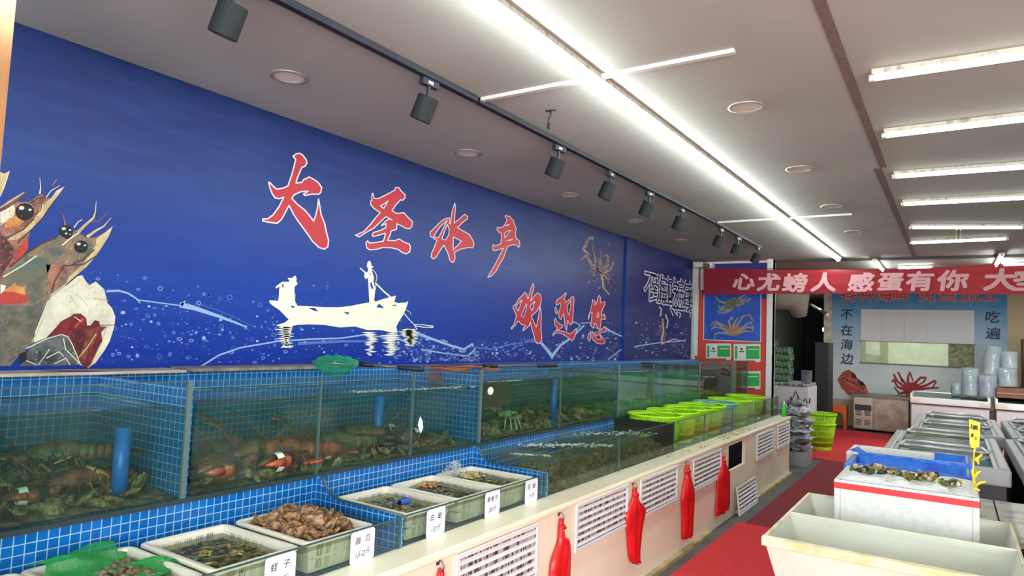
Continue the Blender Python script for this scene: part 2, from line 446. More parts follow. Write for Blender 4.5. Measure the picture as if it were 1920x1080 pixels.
# hatch shutter and glass
HT = thing('serving_hatch', 'white panelled shutter over the green-lit serving hatch in the rear wall', 'hatch', ((hx0+hx1)/2, YB, hz0))
mb = MB(); n = 5
for i in range(n):
    a = hx0+(hx1-hx0)*i/n; b = hx0+(hx1-hx0)*(i+1)/n
    mb.box((a+.004, YB-.03, hzm), (b-.004, YB-.012, hz1))
mb.box((hx0, YB-.014, hzm), (hx1, YB-.005, hz1))
mb.build('shutter', mat('shutter_white', (214, 216, 218), .55), HT)
xs = bk(1778, 660).x
MB().box((hx0, YB+.02, hz0), (xs, YB+.026, hzm)).build('glass_pane', glass('hatch_glass', (238, 244, 228), haze=.25, hcol=(206, 214, 188)), HT)
MB().box((xs, YB+.04, hz0), (hx1, YB+.05, hzm)).build('dirty_board', mat('dirty_board', (168, 168, 134), .7, c2=(112, 116, 92), scale=14), HT)
mb = MB(); mb.box((hx0-.02, YB-.02, hz0-.03), (hx1+.02, YB+.1, hz0)); mb.box((hx0-.02, YB-.018, hzm-.012), (hx1+.02, YB+.02, hzm+.012))
mb.build('hatch_frame', mat('hatch_frame', (110, 116, 106), .5), HT)

# gold-brown frame of the entrance at the picture's left edge
p = un(25, 0, 'y', .8); q = un(3, 330, 'y', .8); gx = (p.x+q.x)/2+.004
struct(MB().box((gx-.3, .74, 0), (gx, .80, HC)), 'trim_4', mat('gold_brown_frame', (190, 140, 96), .25, .4, c2=(150, 104, 74), scale=3))

# carpets
tag(MB().box((-1.68, -1, 0.001), (1.4, 6.55, .012)).build('red_carpet', M_carpet), 'bright red carpet runner on the floor beside the counter', 'carpet')
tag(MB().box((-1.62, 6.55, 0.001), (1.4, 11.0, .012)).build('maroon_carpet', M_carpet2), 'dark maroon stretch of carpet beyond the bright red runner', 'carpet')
tag(MB().box((-2.3, 11.02, 0.001), (1.4, 15.3, .012)).build('rear_carpet', M_carpet), 'red carpet in front of the stainless cabinet at the rear', 'carpet')

# ceiling joints
mb = MB()
a0, a1 = un(1536, 0, 'z', HC), un(1714, 477, 'z', HC)
mb.box((a0.x-.02, 1.5, HC-.004), (a0.x+.022, 5.2, HC+.001)); mb.box((a1.x-.03, 5.2, HC-.005), (a1.x+.018, 10.4, HC+.001))
struct(mb, 'trim_5', mat('ceiling_joint', (128, 112, 104), .8, c2=(108, 95, 88), scale=30))
mb = MB(); mb.box((-3.37, 10.36, HC-.035), (5, 10.42, HC+.001)); struct(mb, 'trim_6', mat('joint_dark', (58, 56, 56), .8))

# ------------------------------------------------------------------ lamps
M_tube = mat('tube_white', (255, 255, 255), .4, emit=TUBE)
_m['tube_white'].node_tree.nodes['Principled BSDF'].inputs['Emission Color'].default_value = (.94, 1, .96, 1)
M_tube2 = mat('tube_warm', (255, 255, 255), .4, emit=TUBE_R)
_m['tube_warm'].node_tree.nodes['Principled BSDF'].inputs['Emission Color'].default_value = (1.0, .985, .84, 1)
M_batten = mat('batten_white', (206, 204, 196), .5)
M_batten_d = mat('batten_dirty', (196, 190, 176), .6, c2=(120, 108, 92), scale=25, lo_=.5, hi_=.75)
def batten(name, a, b, label, group, side, mtube, w=.028, end=True, hang=0):
    """tube light between two ceiling points"""
    a = Vector(a); b = Vector(b); d = (b-a).normalized(); s = Vector((-d.y, d.x, 0))*side
    t = thing(name, label, 'light', ((a.x+b.x)/2, (a.y+b.y)/2, HC-.05-hang), group)
    def bar(o0, o1, z0, z1, nm, m):
        mb = MB(); vs = []
        for z in (z0, z1):
            for p, o in ((a, o0), (b, o0), (b, o1), (a, o1)):
                q = p+s*o; vs.append((q.x, q.y, z-hang))
        mb.add(vs, [(0,3,2,1),(4,5,6,7),(0,1,5,4),(1,2,6,5),(2,3,7,6),(3,0,4,7)])
        return mb.build(nm, m, t)
    bar(-w*.9, w*.9, HC-.022, HC-.0005, 'backing_channel', M_batten_d)
    mb = MB(); mb.tube([(a.x, a.y, HC-.034-hang), (b.x, b.y, HC-.034-hang)], w*.55, 10); mb.build('tube', mtube, t)
    for p, q in ((a, b), (b, a)):
        dd = (q-p).normalized()*.012; mb = MB(); mb.tube([(p.x-dd.x, p.y-dd.y, HC-.034-hang), (p.x+dd.x, p.y+dd.y, HC-.034-hang)], w*.62, 10); mb.build('end_cap', M_batten, t)
    return t
L0 = un(850, -38, 'z', HC-.03); L1 = un(1572, 486, 'z', HC-.03); L0 = L0-(L1-L0)*.12
batten('strip_light', (L0.x, L0.y, 0), (L1.x, L1.y, 0), 'long white strip light running down the ceiling towards the red banner', None, 1, M_tube, w=.045)
rt = [((1635,145),(1920,103),'nearest ceiling tube on the right, above the empty white trough'),
      ((1658,253),(1920,222),'second ceiling tube from the front on the right'),
      ((1676,330),(1920,312),'third ceiling tube from the front on the right'),
      ((1692,382),(1920,370),'fourth ceiling tube from the front on the right'),
      ((1708,426),(1918,426),'fifth right-hand ceiling tube, longer one of the two joined by a bracket'),
      ((1708,455),(1889,447),'furthest right-hand ceiling tube, short, before the red banner')]
for i, (a, b, l) in enumerate(rt):
    p = un(*a, 'z', HC-.03); q = un(*b, 'z', HC-.03)
    if i < 4: q = p + (q-p)*1.9
    batten('tube_light', (p.x, p.y, 0), (q.x, q.y, 0), l, 'ceiling tubes on the right', 1, M_tube2, w=.026)
p = un(1797, 428, 'z', HC); q = un(1797, 450, 'z', HC)
mb = MB(); mb.box((p.x-.02, p.y, HC-.02), (p.x-.008, q.y, HC)); mb.box((p.x+.012, p.y, HC-.02), (p.x+.024, q.y, HC))
tag(mb.build('ceiling_bracket', M_cream), 'pale double bracket joining the two furthest right-hand tubes', 'bracket')
for a, b, l in (((1640,489),(1655,507),'short tube light just behind the banner, left of its middle'), ((1685,502),(1748,500),'tube light lying crosswise behind the banner top edge'),
                ((1879,478),(1868,498),'short tube light right of centre behind the banner'), ((1880,496),(1990,492),'tube light at the far right above the banner')):
    p = un(*a, 'z', HC-.06); q = un(*b, 'z', HC-.06)
    batten('tube_light', (p.x, p.y, 0), (q.x, q.y, 0), l, 'tubes behind the banner', 1, M_tube, w=.03, hang=.03)
# white cable channels on the ceiling
for a, b, l in (((893,186),(1378,92),'white cable channel crossing under the strip light near the camera'), ((1340,416),(1597,400),'white cable channel crossing the strip light further back')):
    p = un(*a, 'z', HC); q = un(*b, 'z', HC); d = (q-p).normalized(); s = Vector((-d.y, d.x, 0))*.014
    mb = MB(); vs = [p-s, q-s, q+s, p+s]; mb.add([(v.x, v.y, HC-.018) for v in vs]+[(v.x, v.y, HC) for v in vs], [(3,2,1,0),(0,1,5,4),(1,2,6,5),(2,3,7,6),(3,0,4,7)])
    tag(mb.build('cable_channel', M_batten), l, 'cable channel', 'cable channels on the ceiling')
# loose wire
p = un(1032, 206, 'z', HC)
mb = MB(); mb.tube([(p.x, p.y, HC), (p.x+.01, p.y-.01, HC-.03), (p.x-.01, p.y, HC-.06), (p.x, p.y-.01, HC-.085)], .005, 6); mb.ellip((p.x, p.y-.01, HC-.095), (.01, .01, .018)); mb.tube([(p.x-.03, p.y, HC-.004), (p.x+.03, p.y+.01, HC-.004)], .004, 5)
tag(mb.build('loose_wire', M_black), 'short black loose wire dangling from the ceiling beside the track', 'wire')
# recessed downlights
M_ring = mat('downlight_ring', (168, 160, 152), .35, .3); M_lens = mat('downlight_lens', (226, 222, 210), .5)
dls = [((542,143),'large recessed downlight nearest the camera over the blue mural'),((877,286),'recessed downlight above the red lettering, second along the mural'),((1068,365),'recessed downlight above the orange crab print, third along the mural'),
       ((1190,414),'recessed downlight near the wall pilaster, fourth along the mural'),((1276,450),'small furthest recessed downlight along the mural'),
       ((1399,200),'recessed downlight right of the strip light, nearest of that row'),((1499,316),'second recessed downlight right of the strip light'),
       ((1560,386),'third recessed downlight right of the strip light'),((1601,434),'furthest recessed downlight right of the strip light')]
dproto = None
for (px, py), l in dls:
    p = un(px, py, 'z', HC)
    if dproto is None:
        dproto = thing('downlight', l, 'light', (p.x, p.y, HC), 'recessed downlights')
        mb = MB(); mb.lathe([(.098, 0), (.1, -.006), (.085, -.009), (.078, -.002), (.078, .0)], 28); mb.build('ring', M_ring, dproto, local=True)
        mb = MB(); mb.lathe([(.0, -.001), (.078, -.0015)], 28); mb.build('lens', M_lens, dproto, local=True)
        dproto.scale = (.93,)*3
    else: dup(dproto, (p.x, p.y, HC), label=l)
# track with spotlights
M_track = mat('track_grey', (34, 40, 48), .45); M_spot = mat('spot_grey', (32, 37, 40), .7, spec=.2); M_led = mat('led_glow', (255, 246, 200), .4, emit=3)
tk = [un(500, -16, 'z', HC-.012), un(893, 186, 'z', HC-.012), un(1340, 416, 'z', HC-.012), un(1427, 464, 'z', HC-.012)]
tk[0] = tk[0]-(tk[1]-tk[0])*.7
for i, l in enumerate(('nearest length of dark ceiling track above the blue mural', 'middle length of dark ceiling track holding most spotlights', 'furthest short length of dark ceiling track near the banner')):
    a, b = tk[i], tk[i+1]; d = (b-a).normalized(); s = Vector((-d.y, d.x, 0))*.018; a = a + d*.01; b = b-d*.01
    t = thing('light_track', l, 'light track', ((a.x+b.x)/2, (a.y+b.y)/2, HC), 'ceiling light track')
    mb = MB(); vs = [a-s, b-s, b+s, a+s]; mb.add([(v.x, v.y, HC-.03) for v in vs]+[(v.x, v.y, HC-.0005) for v in vs], [(3,2,1,0),(4,5,6,7),(0,1,5,4),(1,2,6,5),(2,3,7,6),(3,0,4,7)]); mb.build('rail', M_track, t)
    s2 = s*.35; mb = MB(); vs = [a-s2, b-s2, b+s2, a+s2]; mb.add([(v.x, v.y, HC-.031) for v in vs], [(3,2,1,0)]); mb.build('slot', M_black, t)
sp = [(445,32,18,'nearest'),(806,150,8,'second'),(1049,277,14,'third'),(1146,326,12,'fourth'),(1218,362,6,'fifth'),(1278,392,18,'sixth'),(1352,429,14,'seventh'),(1384,448,10,'eighth'),(1421,463,20,'furthest')]
sproto = None
for px, py, tilt, w_ in sp:
    # the point on the track under the given column of the photo
    best = None
    for i in range(400):
        u = 1.02*i/399; q = tk[0]+(tk[3]-tk[0])*u
        d = RW.transposed() @ (q-CAM); sx = W/2+FPX*d.x/-d.z
        if best is None or abs(sx-px) < best[0]: best = (abs(sx-px), q)
    q = best[1]
    l = w_+' black cylindrical spotlight counting along the ceiling track'
    if sproto is None:
        sproto = thing('spotlight', l, 'light', (q.x, q.y, HC-.03), 'track spotlights')
        MB().box((-.016, -.055, -.035), (.016, .055, 0)).build('adapter', M_track, sproto, local=True, bevel=.003)
        MB().box((.0161, -.02, -.026), (.017, .012, -.012)).build('sticker', M_white, sproto, local=True)
        mb = MB(); mb.box((-.007, -.012, -.09), (.007, .004, -.033)); mb.build('arm', M_track, sproto, local=True)
        T = Matrix.Translation((0, 0, -.085)) @ Euler((R(-4), R(22), 0)).to_matrix().to_4x4()
        mb = MB(); mb.lathe([(0, 0), (.050, 0), (.052, -.004), (.052, -.118), (.049, -.120), (.047, -.108), (.0, -.104)], 24, T)
        can = mb.build('lamp_can', M_spot, sproto, local=True, smooth=False)
        mb = MB()
        for ii in range(7):
            for jj in range(7):
                x = (ii-3)*.012; y = (jj-3)*.012
                if x*x+y*y < .036**2: mb.ellip(T @ Vector((x, y, -.106)), (.0045,.0045,.0045), n=6, m=4)
        mb.build('led_array', M_led, can, local=True)
        sproto.rotation_euler = (0, 0, 0); S0 = sproto
    else:
        dup(sproto, (q.x, q.y, HC-.03), rot=(0, 0, R(random.uniform(-12, 12))), label=l)

# unseen fill lights added to brighten the rear of the shop
for x_ in (.2, 2.6):
    rl = bpy.data.lights.new('rear_fill', 'AREA'); rl.shape = 'RECTANGLE'; rl.size = 1.2; rl.size_y = .08; rl.energy = 26; rl.color = (.93, 1, .98)
    ro = bpy.data.objects.new('rear_fill', rl); col.objects.link(ro); ro.location = (x_, 13.0, HC-.06)

cl_ = bpy.data.lights.new('corridor_fill', 'AREA'); cl_.size = .5; cl_.energy = 5; cl_.color = (1, .97, .85)  # added dim fill light, lifts the dark doorway
co_ = bpy.data.objects.new('corridor_fill', cl_); col.objects.link(co_); co_.location = (-2.4, 14.5, HC-.08)
# ------------------------------------------------------------------ printed mural on the left wall
MUR = thing('wall_mural', 'huge blue printed sea mural with red lettering, boat and prawns above the tanks', 'mural', (XW, 5, 1.42))
mb = MB(); mb.box((XW-.001, -.3, 1.40), (XW+.004, 7.62, HC-.001)); mb.box((XW-.001, 7.62, 1.40), (XW+.03, 7.94, HC-.001)); mb.box((XW-.001, 7.94, 1.40), (XW+.004, 10.19, HC-.001))
mb.build('printed_vinyl', M_mural, MUR)
def wallmap(off):
    return lambda u, v, w: (lambda p: Vector((XW+.004+off+w, p.y, p.z)))(un(u, v, 'x', XW+.004))
def crop(ox, oy, s, pts): return [(ox+x/s, oy+y/s) for x, y in pts]
M_mred = mat('mural_red', (186, 40, 54), .45); M_mwhite = mat('mural_white', (216, 216, 222), .45)
M_foam = mat('mural_foam', (150, 176, 218), .45); M_foam2 = mat('mural_foam_dim', (78, 114, 190), .45)
glyphs = [
 ('first red brush character, largest', (480,270,5.143), [([(385,95),(420,90),(450,110),(480,150),(488,185),(470,215),(440,225),(420,270),(395,330),(383,378),(440,370),(455,345),(510,318),(560,345),(605,380),(630,420),(620,470),(600,485),(540,483),(470,497),(455,485),(500,455),(430,460),(365,490),(343,525),(400,585),(470,640),(520,700),(553,745),(575,680),(590,610),(600,530),(612,600),(625,680),(660,770),(675,850),(697,930),(690,990),(655,1015),(600,995),(540,935),(470,835),(410,755),(360,680),(315,592),(280,660),(240,730),(200,765),(120,755),(60,740),(65,722),(110,722),(160,685),(215,610),(265,512),(220,528),(180,520),(150,475),(130,420),(118,368),(135,375),(170,415),(200,437),(260,425),(305,405),(340,300),(365,210),(380,150),(355,120)], [])], 1.25),
 ('second red brush character', (650,330,6.75), [([(605,180),(615,145),(660,150),(690,195),(735,235),(735,280),(700,310),(680,300),(620,365),(570,440),(630,475),(720,465),(770,520),(830,580),(820,640),(790,670),(740,660),(680,625),(630,605),(632,640),(625,675),(560,695),(540,760),(515,815),(600,820),(660,798),(730,840),(790,860),(803,900),(795,960),(750,985),(700,970),(650,930),(560,908),(450,905),(370,930),(290,935),(250,910),(238,850),(262,820),(285,850),(370,840),(460,825),(475,780),(485,725),(400,750),(330,765),(318,740),(335,715),(420,690),(490,655),(495,600),(440,630),(440,620),(490,570),(530,545),(570,555),(490,515),(440,565),(340,660),(250,710),(155,770),(105,750),(140,735),(210,705),(290,620),(360,530),(420,465),(340,410),(298,360),(300,320),(315,310),(312,260),(325,215),(345,285),(400,285),(500,235)], [[(425,380),(460,360),(520,315),(465,410)]])], .95),
 ('third red brush character', (790,370,6.75), [([(105,445),(180,370),(250,300),(300,270),(350,258),(358,285),(350,330),(365,340),(375,260),(385,180),(417,75),(430,110),(420,230),(412,328),(470,280),(520,235),(545,215),(585,245),(580,275),(520,315),(455,385),(530,430),(600,465),(640,530),(665,590),(650,640),(590,635),(500,655),(415,695),(425,760),(410,815),(385,825),(355,790),(330,700),(280,605),(230,680),(185,755),(150,782),(122,760),(125,710),(160,630),(195,545),(145,515),(110,495)], [[(150,500),(215,510),(265,410),(325,290),(230,375)], [(255,525),(300,540),(345,470),(348,400),(325,340)], [(400,500),(400,665),(505,555)]])], .75),
 ('fourth red brush character', (790,370,6.75), [([(1055,235),(1070,225),(1085,240),(1120,238),(1135,270),(1165,290),(1170,335),(1195,380),(1195,415),(1185,430),(1190,480),(1195,520),(1235,545),(1245,610),(1225,635),(1205,605),(1150,600),(1085,625),(1060,700),(1040,760),(985,850),(945,930),(880,1000),(835,1012),(860,970),(930,850),(980,750),(1010,690),(1035,645),(960,668),(910,675),(895,640),(905,595),(925,615),(1000,590),(1010,520),(1005,450),(975,440),(955,410),(958,378),(985,385),(1035,370),(1070,310),(1080,290)], [[(1055,358),(1110,340),(1090,356)], [(1050,460),(1080,430),(1130,415),(1100,450),(1055,515)], [(1070,552),(1150,528),(1130,545)]])], .6),
 ('fifth red brush character, lower row', (940,520,7.714), [([(455,88),(470,140),(440,250),(420,345),(470,270),(525,222),(570,260),(575,330),(555,420),(500,500),(440,550),(430,560),(470,650),(500,720),(530,600),(545,480),(558,425),(572,500),(572,620),(570,760),(580,870),(575,930),(535,960),(485,920),(470,850),(440,750),(415,640),(400,700),(350,740),(310,775),(310,740),(345,700),(320,690),(290,685),(240,630),(200,690),(145,750),(138,730),(180,680),(200,600),(215,555),(185,480),(163,440),(170,410),(205,390),(250,310),(310,250),(335,213),(365,240),(372,300),(385,310),(400,250),(425,150)], [[(205,420),(295,325),(240,490)], [(285,555),(340,420),(365,385),(350,480),(320,575)], [(407,420),(480,345),(440,485)]])], .6),
 ('sixth red brush character, lower row', (940,520,7.714), [([(930,220),(935,250),(900,320),(925,330),(925,370),(1030,270),(1050,310),(1040,450),(1025,660),(1000,690),(980,670),(955,620),(940,770),(915,700),(905,560),(895,520),(860,615),(830,580),(825,520),(860,400),(845,370),(800,405),(785,370),(800,325),(870,280)], [[(945,420),(1000,330),(1000,420),(975,550),(955,500)]]), ([(780,425),(800,470),(812,500),(795,535),(770,480)], []), ([(778,590),(800,640),(850,675),(890,690),(880,720),(800,770),(860,775),(930,790),(990,820),(1080,740),(1075,820),(1040,900),(1010,915),(970,880),(900,830),(830,805),(780,805),(740,850),(745,810),(790,760),(810,735),(770,690),(760,640)], [])], .5),
 ('seventh red brush character, lower row', (940,520,7.714), [([(1410,260),(1432,290),(1435,370),(1490,350),(1500,380),(1470,440),(1440,520),(1445,560),(1480,530),(1500,570),(1495,610),(1440,600),(1435,680),(1420,760),(1395,740),(1370,680),(1340,670),(1330,740),(1290,700),(1300,600),(1310,510),(1280,520),(1255,610),(1258,560),(1285,470),(1305,400),(1320,320),(1355,345),(1350,400),(1380,360),(1395,290)], [[(1375,560),(1400,510),(1410,560),(1385,585)]]), ([(1290,775),(1290,880),(1270,925),(1240,880),(1260,820)], []), ([(1310,770),(1345,850),(1390,900),(1440,890),(1420,820),(1495,905),(1490,950),(1450,965),(1380,955),(1320,900),(1305,830)], []), ([(1350,790),(1400,790),(1450,740),(1500,710),(1520,750),(1500,795),(1450,790),(1380,850),(1350,830)], [])], .5),
]
for lab, (ox, oy, s), polys, w in glyphs:
    mb = MB()
    for outer, holes in polys:
        o = crop(ox, oy, s, outer); hs = [crop(ox, oy, s, h) for h in holes]
        mb.prism(o, wallmap(.001), .0012, 0, hs)
        for l in [o]+hs: mb.ribbon(l, w, wallmap(.001), .0018, closed=True, mi=1)
    tag(mb.build('brush_character', [M_mred, M_mwhite], MUR), lab)
# boat silhouette
ox, oy, s = 490, 470, 5.142
C_ = lambda p: crop(ox, oy, s, p)
mb = MB(); WM = wallmap(.001)
mb.prism(C_([(75,480),(110,480),(160,485),(168,440),(170,390),(175,345),(140,365),(135,350),(165,325),(200,300),(265,300),(268,285),(250,262),(290,265),(325,240),(338,265),(335,295),(350,320),(320,345),(315,390),(325,430),(320,480),(345,530),(450,535),(600,545),(750,545),(850,535),(920,520),(1000,505),(1040,500),(1035,400),(1030,300),(1025,262),(1005,275),(990,250),(995,200),(1020,210),(1030,180),(1015,150),(1025,105),(1040,97),(1055,115),(1060,145),(1085,155),(1062,166),(1066,200),(1085,260),(1078,300),(1098,370),(1085,480),(1100,492),(1160,470),(1230,450),(1297,433),(1280,490),(1310,505),(1395,500),(1415,482),(1400,540),(1370,610),(1320,690),(1300,730),(1310,790),(1260,790),(1150,765),(1020,765),(900,730),(760,740),(600,715),(450,710),(345,715),(300,725),(290,760),(262,860),(255,900),(300,935),(180,935),(235,900),(205,790),(210,740),(140,720),(220,695),(262,665),(230,630),(170,570),(110,530),(85,510)]), WM, .0012, 0,
  [C_(h) for h in ([(455,552),(515,552),(550,588),(500,578)], [(790,590),(850,595),(830,618)], [(1105,545),(1135,510),(1185,555),(1140,550)], [(285,525),(330,545),(290,552)], [(1045,315),(1060,300),(1080,365),(1060,370)], [(1250,530),(1290,520),(1305,535)], [(205,310),(215,340),(205,360),(196,340)], [(1035,215),(1055,225),(1050,240)])])
mb.ribbon(C_([(950,168),(1000,212)]), 1.1, WM, .0015); mb.ribbon(C_([(1098,312),(1180,395),(1245,450)]), 1.4, WM, .0015)
mb.ribbon(C_([(1068,180),(1100,215),(1112,262),(1102,300),(1098,370)]), .6, WM, .0015)
mb.ribbon(C_([(1370,600),(1420,660),(1470,712),(1500,760)]), .7, WM, .0015)
mb.ribbon(C_([(1470,712),(1560,715),(1655,728),(1650,740),(1560,738),(1480,725)]), .7, WM, .0015, closed=True)
mb.ribbon(C_([(1390,570),(1430,590),(1442,620)]), .4, WM, .0015)
# broken reflections
rnd = random.Random(3)
for cx, cy, n, wd, hh in ((230,740,9,110,190), (1050,790,14,70,230), (1250,800,13,110,220), (1430,760,22,110,160)):
    for i in range(n):
        y = cy+hh*i/n; w = wd*(1-.5*i/n)*rnd.uniform(.5, 1.1); x = cx+rnd.uniform(-20, 20)
        mb.prism(C_([(x-w, y+rnd.uniform(-4, 4)), (x-w*.2, y-7), (x+w*.3, y-5), (x+w, y+rnd.uniform(-4, 4)), (x+w*.3, y+9), (x-w*.3, y+8)]), WM, .0012)
mb.build('boat_silhouette', M_cream, MUR)
# water splashes, bubbles and wave lines
mb = MB(); WM = wallmap(.0005); rnd = random.Random(11)
def bubble(px, py, r, mi, ring):
    n = 7; sq = rnd.uniform(.5, 1)
    pts = [(px+r*math.cos(2*math.pi*k/n)*rnd.uniform(.75, 1.2), py+r*sq*math.sin(2*math.pi*k/n)*rnd.uniform(.75, 1.2)) for k in range(n)]
    if ring: mb.ribbon(pts, max(.35, r*.16), WM, .0006, closed=True, mi=mi)
    else: mb.add([WM(u, v, .0006) for u, v in reversed(pts)], [tuple(range(n))], mi)
def scatter(n, x0, x1, f0, f1, rmin, rmax, pw=1.0, bright=.5, ring=.35):
    for _ in range(n):
        u = rnd.random(); px = x0+(x1-x0)*u; a = f0[0]+(f0[1]-f0[0])*u; b = f1[0]+(f1[1]-f1[0])*u
        py = a+(b-a)*(rnd.random()**pw); bubble(px, py, rmin+(rmax-rmin)*rnd.random()**3, 0 if rnd.random() < bright else 1, rnd.random() < ring)
scatter(330, 165, 520, (500, 560), (682, 680), .5, 5.0, .8, .35, .45)
scatter(200, 480, 800, (560, 600), (682, 680), .4, 3.2, .8, .4, .45)
scatter(110, 500, 620, (500, 470), (600, 590), .3, 1.8, 1, .3, .3)
scatter(420, 740, 900, (606, 660), (678, 678), .5, 3.6, .7, .6, .3)
scatter(330, 890, 1170, (640, 620), (676, 674), .4, 3.0, .8, .55, .3)
scatter(260, 1130, 1310, (590, 610), (672, 668), .4, 2.2, .8, .5, .3)
for pts, w, w1, mi in (([(200,546),(222,545),(240,550),(256,560),(262,568)], 2.2, 1.2, 0), ([(256,562),(300,568),(340,573)], 1.2, 1.0, 0), ([(340,572),(362,577),(410,593),(462,613)], 5.5, 1.5, 0), ([(340,572),(348,563)], 3, .5, 0), ([(375,570),(430,590),(480,615)], .6, .4, 1),
        ([(375,688),(410,666),(450,652),(520,640),(580,636),(640,634),(680,628),(720,632),(770,640)], 1.5, 1.2, 0), ([(560,644),(640,640),(700,640)], 3, 1.5, 1),
        ([(770,620),(800,632),(845,648),(870,655),(885,645),(890,655),(880,665)], 2.6, 1.4, 0), ([(790,655),(830,662),(880,668)], 1.6, 1, 0), ([(880,650),(920,655),(960,645),(1000,640)], 1.4, 1, 1),
        ([(1012,640),(1025,655),(1035,668)], 2.2, 3.5, 0), ([(1095,610),(1075,630),(1050,648),(1035,668)], 1.2, 3, 0), ([(1060,606),(1078,604),(1088,610),(1078,622)], 1, .8, 0), ([(1090,606),(1104,605),(1120,616)], .8, .8, 0), ([(1134,614),(1150,624),(1172,633)], 1.6, 1, 0),
        ([(1140,674),(1165,655),(1200,648),(1240,642),(1275,640)], 1.1, .9, 0), ([(960,655),(985,640),(1010,632),(1018,640)], 1.1, .8, 1), ([(1240,645),(1262,636),(1285,640)], 1, .8, 0)):
    mb.ribbon(pts, w, WM, .0008, mi=mi, w1=w1)
mb.build('water_splash_print', [M_foam, M_foam2], MUR)
# prawns
M_p1 = mat('prawn_shell', (150, 122, 100), .5, c2=(86, 96, 88), scale=16, detail=8)
M_p2 = mat('prawn_pink', (176, 124, 104), .5, c2=(110, 72, 62), scale=26, detail=8)
M_p3 = mat('prawn_cream', (218, 206, 158), .5, c2=(190, 160, 120), scale=18)
M_p4 = mat('prawn_teal', (74, 102, 104), .5, c2=(110, 108, 84), scale=14)
M_p5 = mat('prawn_red', (206, 62, 48), .5, c2=(156, 60, 60), scale=10)
M_garlic = mat('garlic_white', (232, 230, 208), .5, c2=(206, 204, 184), scale=12)
M_onion = mat('onion_red', (136, 26, 44), .5, c2=(70, 18, 30), scale=14)
M_onion2 = mat('onion_brown', (150, 84, 58), .5, c2=(90, 30, 36), scale=20)
M_film = mat('film_grey', (104, 112, 114), .5, c2=(50, 52, 62), scale=14)
mb = MB(); Z = 0.001
def P(pts, mi, z): mb.prism(pts, wallmap(z), .0006, mi)
def S(pts, w, mi, z, w1=None): mb.ribbon(pts, w, wallmap(z), .0006, mi=mi, w1=w1)
G = lambda p: crop(0, 480, 4.909, p); F = lambda p: crop(0, 310, 5.683, p)
P(G([(755,175),(790,235),(820,270),(880,235),(960,310),(985,430),(1030,480),(1060,560),(1050,650),(1010,780),(960,870),(880,980),(810,1030),(740,1005),(600,990),(300,900),(320,700),(440,400),(600,275),(700,190)]), 5, .0010)
for a in ([(640,360),(720,480)], [(700,340),(800,450)], [(860,390),(980,410)], [(470,540),(540,680)], [(980,640),(930,800),(830,1010)]): S(G(a), .8, 2, .0018)
P(G([(560,600),(640,560),(680,530),(740,530),(790,570),(800,640),(830,640),(870,590),(910,600),(920,650),(980,650),(930,700),(940,780),(850,980),(800,1030),(740,1000),(640,780),(560,720),(420,755),(520,650)]), 6, .0020)
P(G([(800,680),(910,650),(900,700),(860,800),(780,960),(740,1000),(710,960),(760,850)]), 7, .0028); S(G([(880,720),(800,840),(715,940)]), .9, 2, .0036); S(G([(690,650),(760,580)]), 3, 4, .0028); S(G([(680,560),(740,600)]), .8, 5, .0036); S(G([(820,640),(1050,636)]), .6, 6, .0036)
P(G([(560,720),(620,740),(660,810),(740,1005),(180,1012),(240,900),(300,800),(430,750)]), 8, .0030)
for a in ([(560,722),(620,742),(660,812),(738,1003)], [(560,722),(430,760),(240,850)], [(580,760),(600,860),(740,1000)], [(420,940),(540,880),(580,920)], [(350,1000),(450,860)], [(230,960),(330,1000)], [(500,990),(600,940),(640,1000)]): S(G(a), .9, 5, .0040)
# far prawn top left
P(F([(100,60),(75,150),(45,230),(0,330),(0,70),(40,90)]), 2, .0010); S(F([(98,62),(40,240),(0,330)]), .6, 5, .0018)
# upper prawn
P(F([(0,440),(120,350),(250,290),(310,260),(240,330),(180,390),(300,390),(400,330),(450,305),(500,350),(540,350),(600,270),(685,225),(640,290),(570,380),(520,460),(450,560),(330,680),(300,780),(290,900),(200,1000),(130,1090),(0,1300)]), 1, .0012)
P(F([(540,350),(600,270),(685,225),(640,290),(570,380),(520,460),(450,560),(330,680),(180,790),(60,800),(150,740),(300,640),(400,520),(440,420)]), 2, .0020)
P(F([(150,420),(60,470),(0,500),(0,640),(60,600),(140,540),(160,500)]), 5, .0020); P(F([(70,590),(150,540),(220,580),(260,600),(200,640),(90,670),(40,650)]), 9, .0026)
P(F([(0,720),(130,860),(140,980),(60,1090),(0,1200)]), 10, .0022); P(F([(290,780),(300,880),(230,960),(90,1080),(140,1000),(220,850)]), 4, .0024)
def eye(c, r, z):
    cx, cy = c; P([(cx+r*math.cos(2*math.pi*k/16), cy+r*.92*math.sin(2*math.pi*k/16)) for k in range(16)], 3, z)
    for dx, dy, q in ((-.35, -.4, .22), (.55, -.2, .13)): P([(cx+dx*r+q*r*1.4*math.cos(2*math.pi*k/8), cy+dy*r+q*r*math.sin(2*math.pi*k/8)) for k in range(8)], 11, z+.0008)
eye(F([(260,495)])[0], 17.6, .0034)
S(F([(0,480),(150,400),(240,320),(300,265)]), 1.6, 12, .0030); S(F([(0,450),(130,370),(250,290)]), .7, 5, .0030)
S(F([(420,300),(430,240),(420,130)]), 1.6, 5, .0026, .3); S(F([(490,340),(540,270),(635,215)]), 1.0, 5, .0026, .4); S(F([(550,220),(600,155)]), .8, 1, .0026)
S(F([(370,525),(430,480),(440,410)]), .7, 3, .0030); S(F([(360,570),(250,680),(60,780)]), 1.2, 12, .0030); S(F([(570,380),(450,560),(330,690),(180,830)]), .7, 3, .0030); S(F([(330,400),(400,350),(470,340)]), 1.6, 12, .0030)
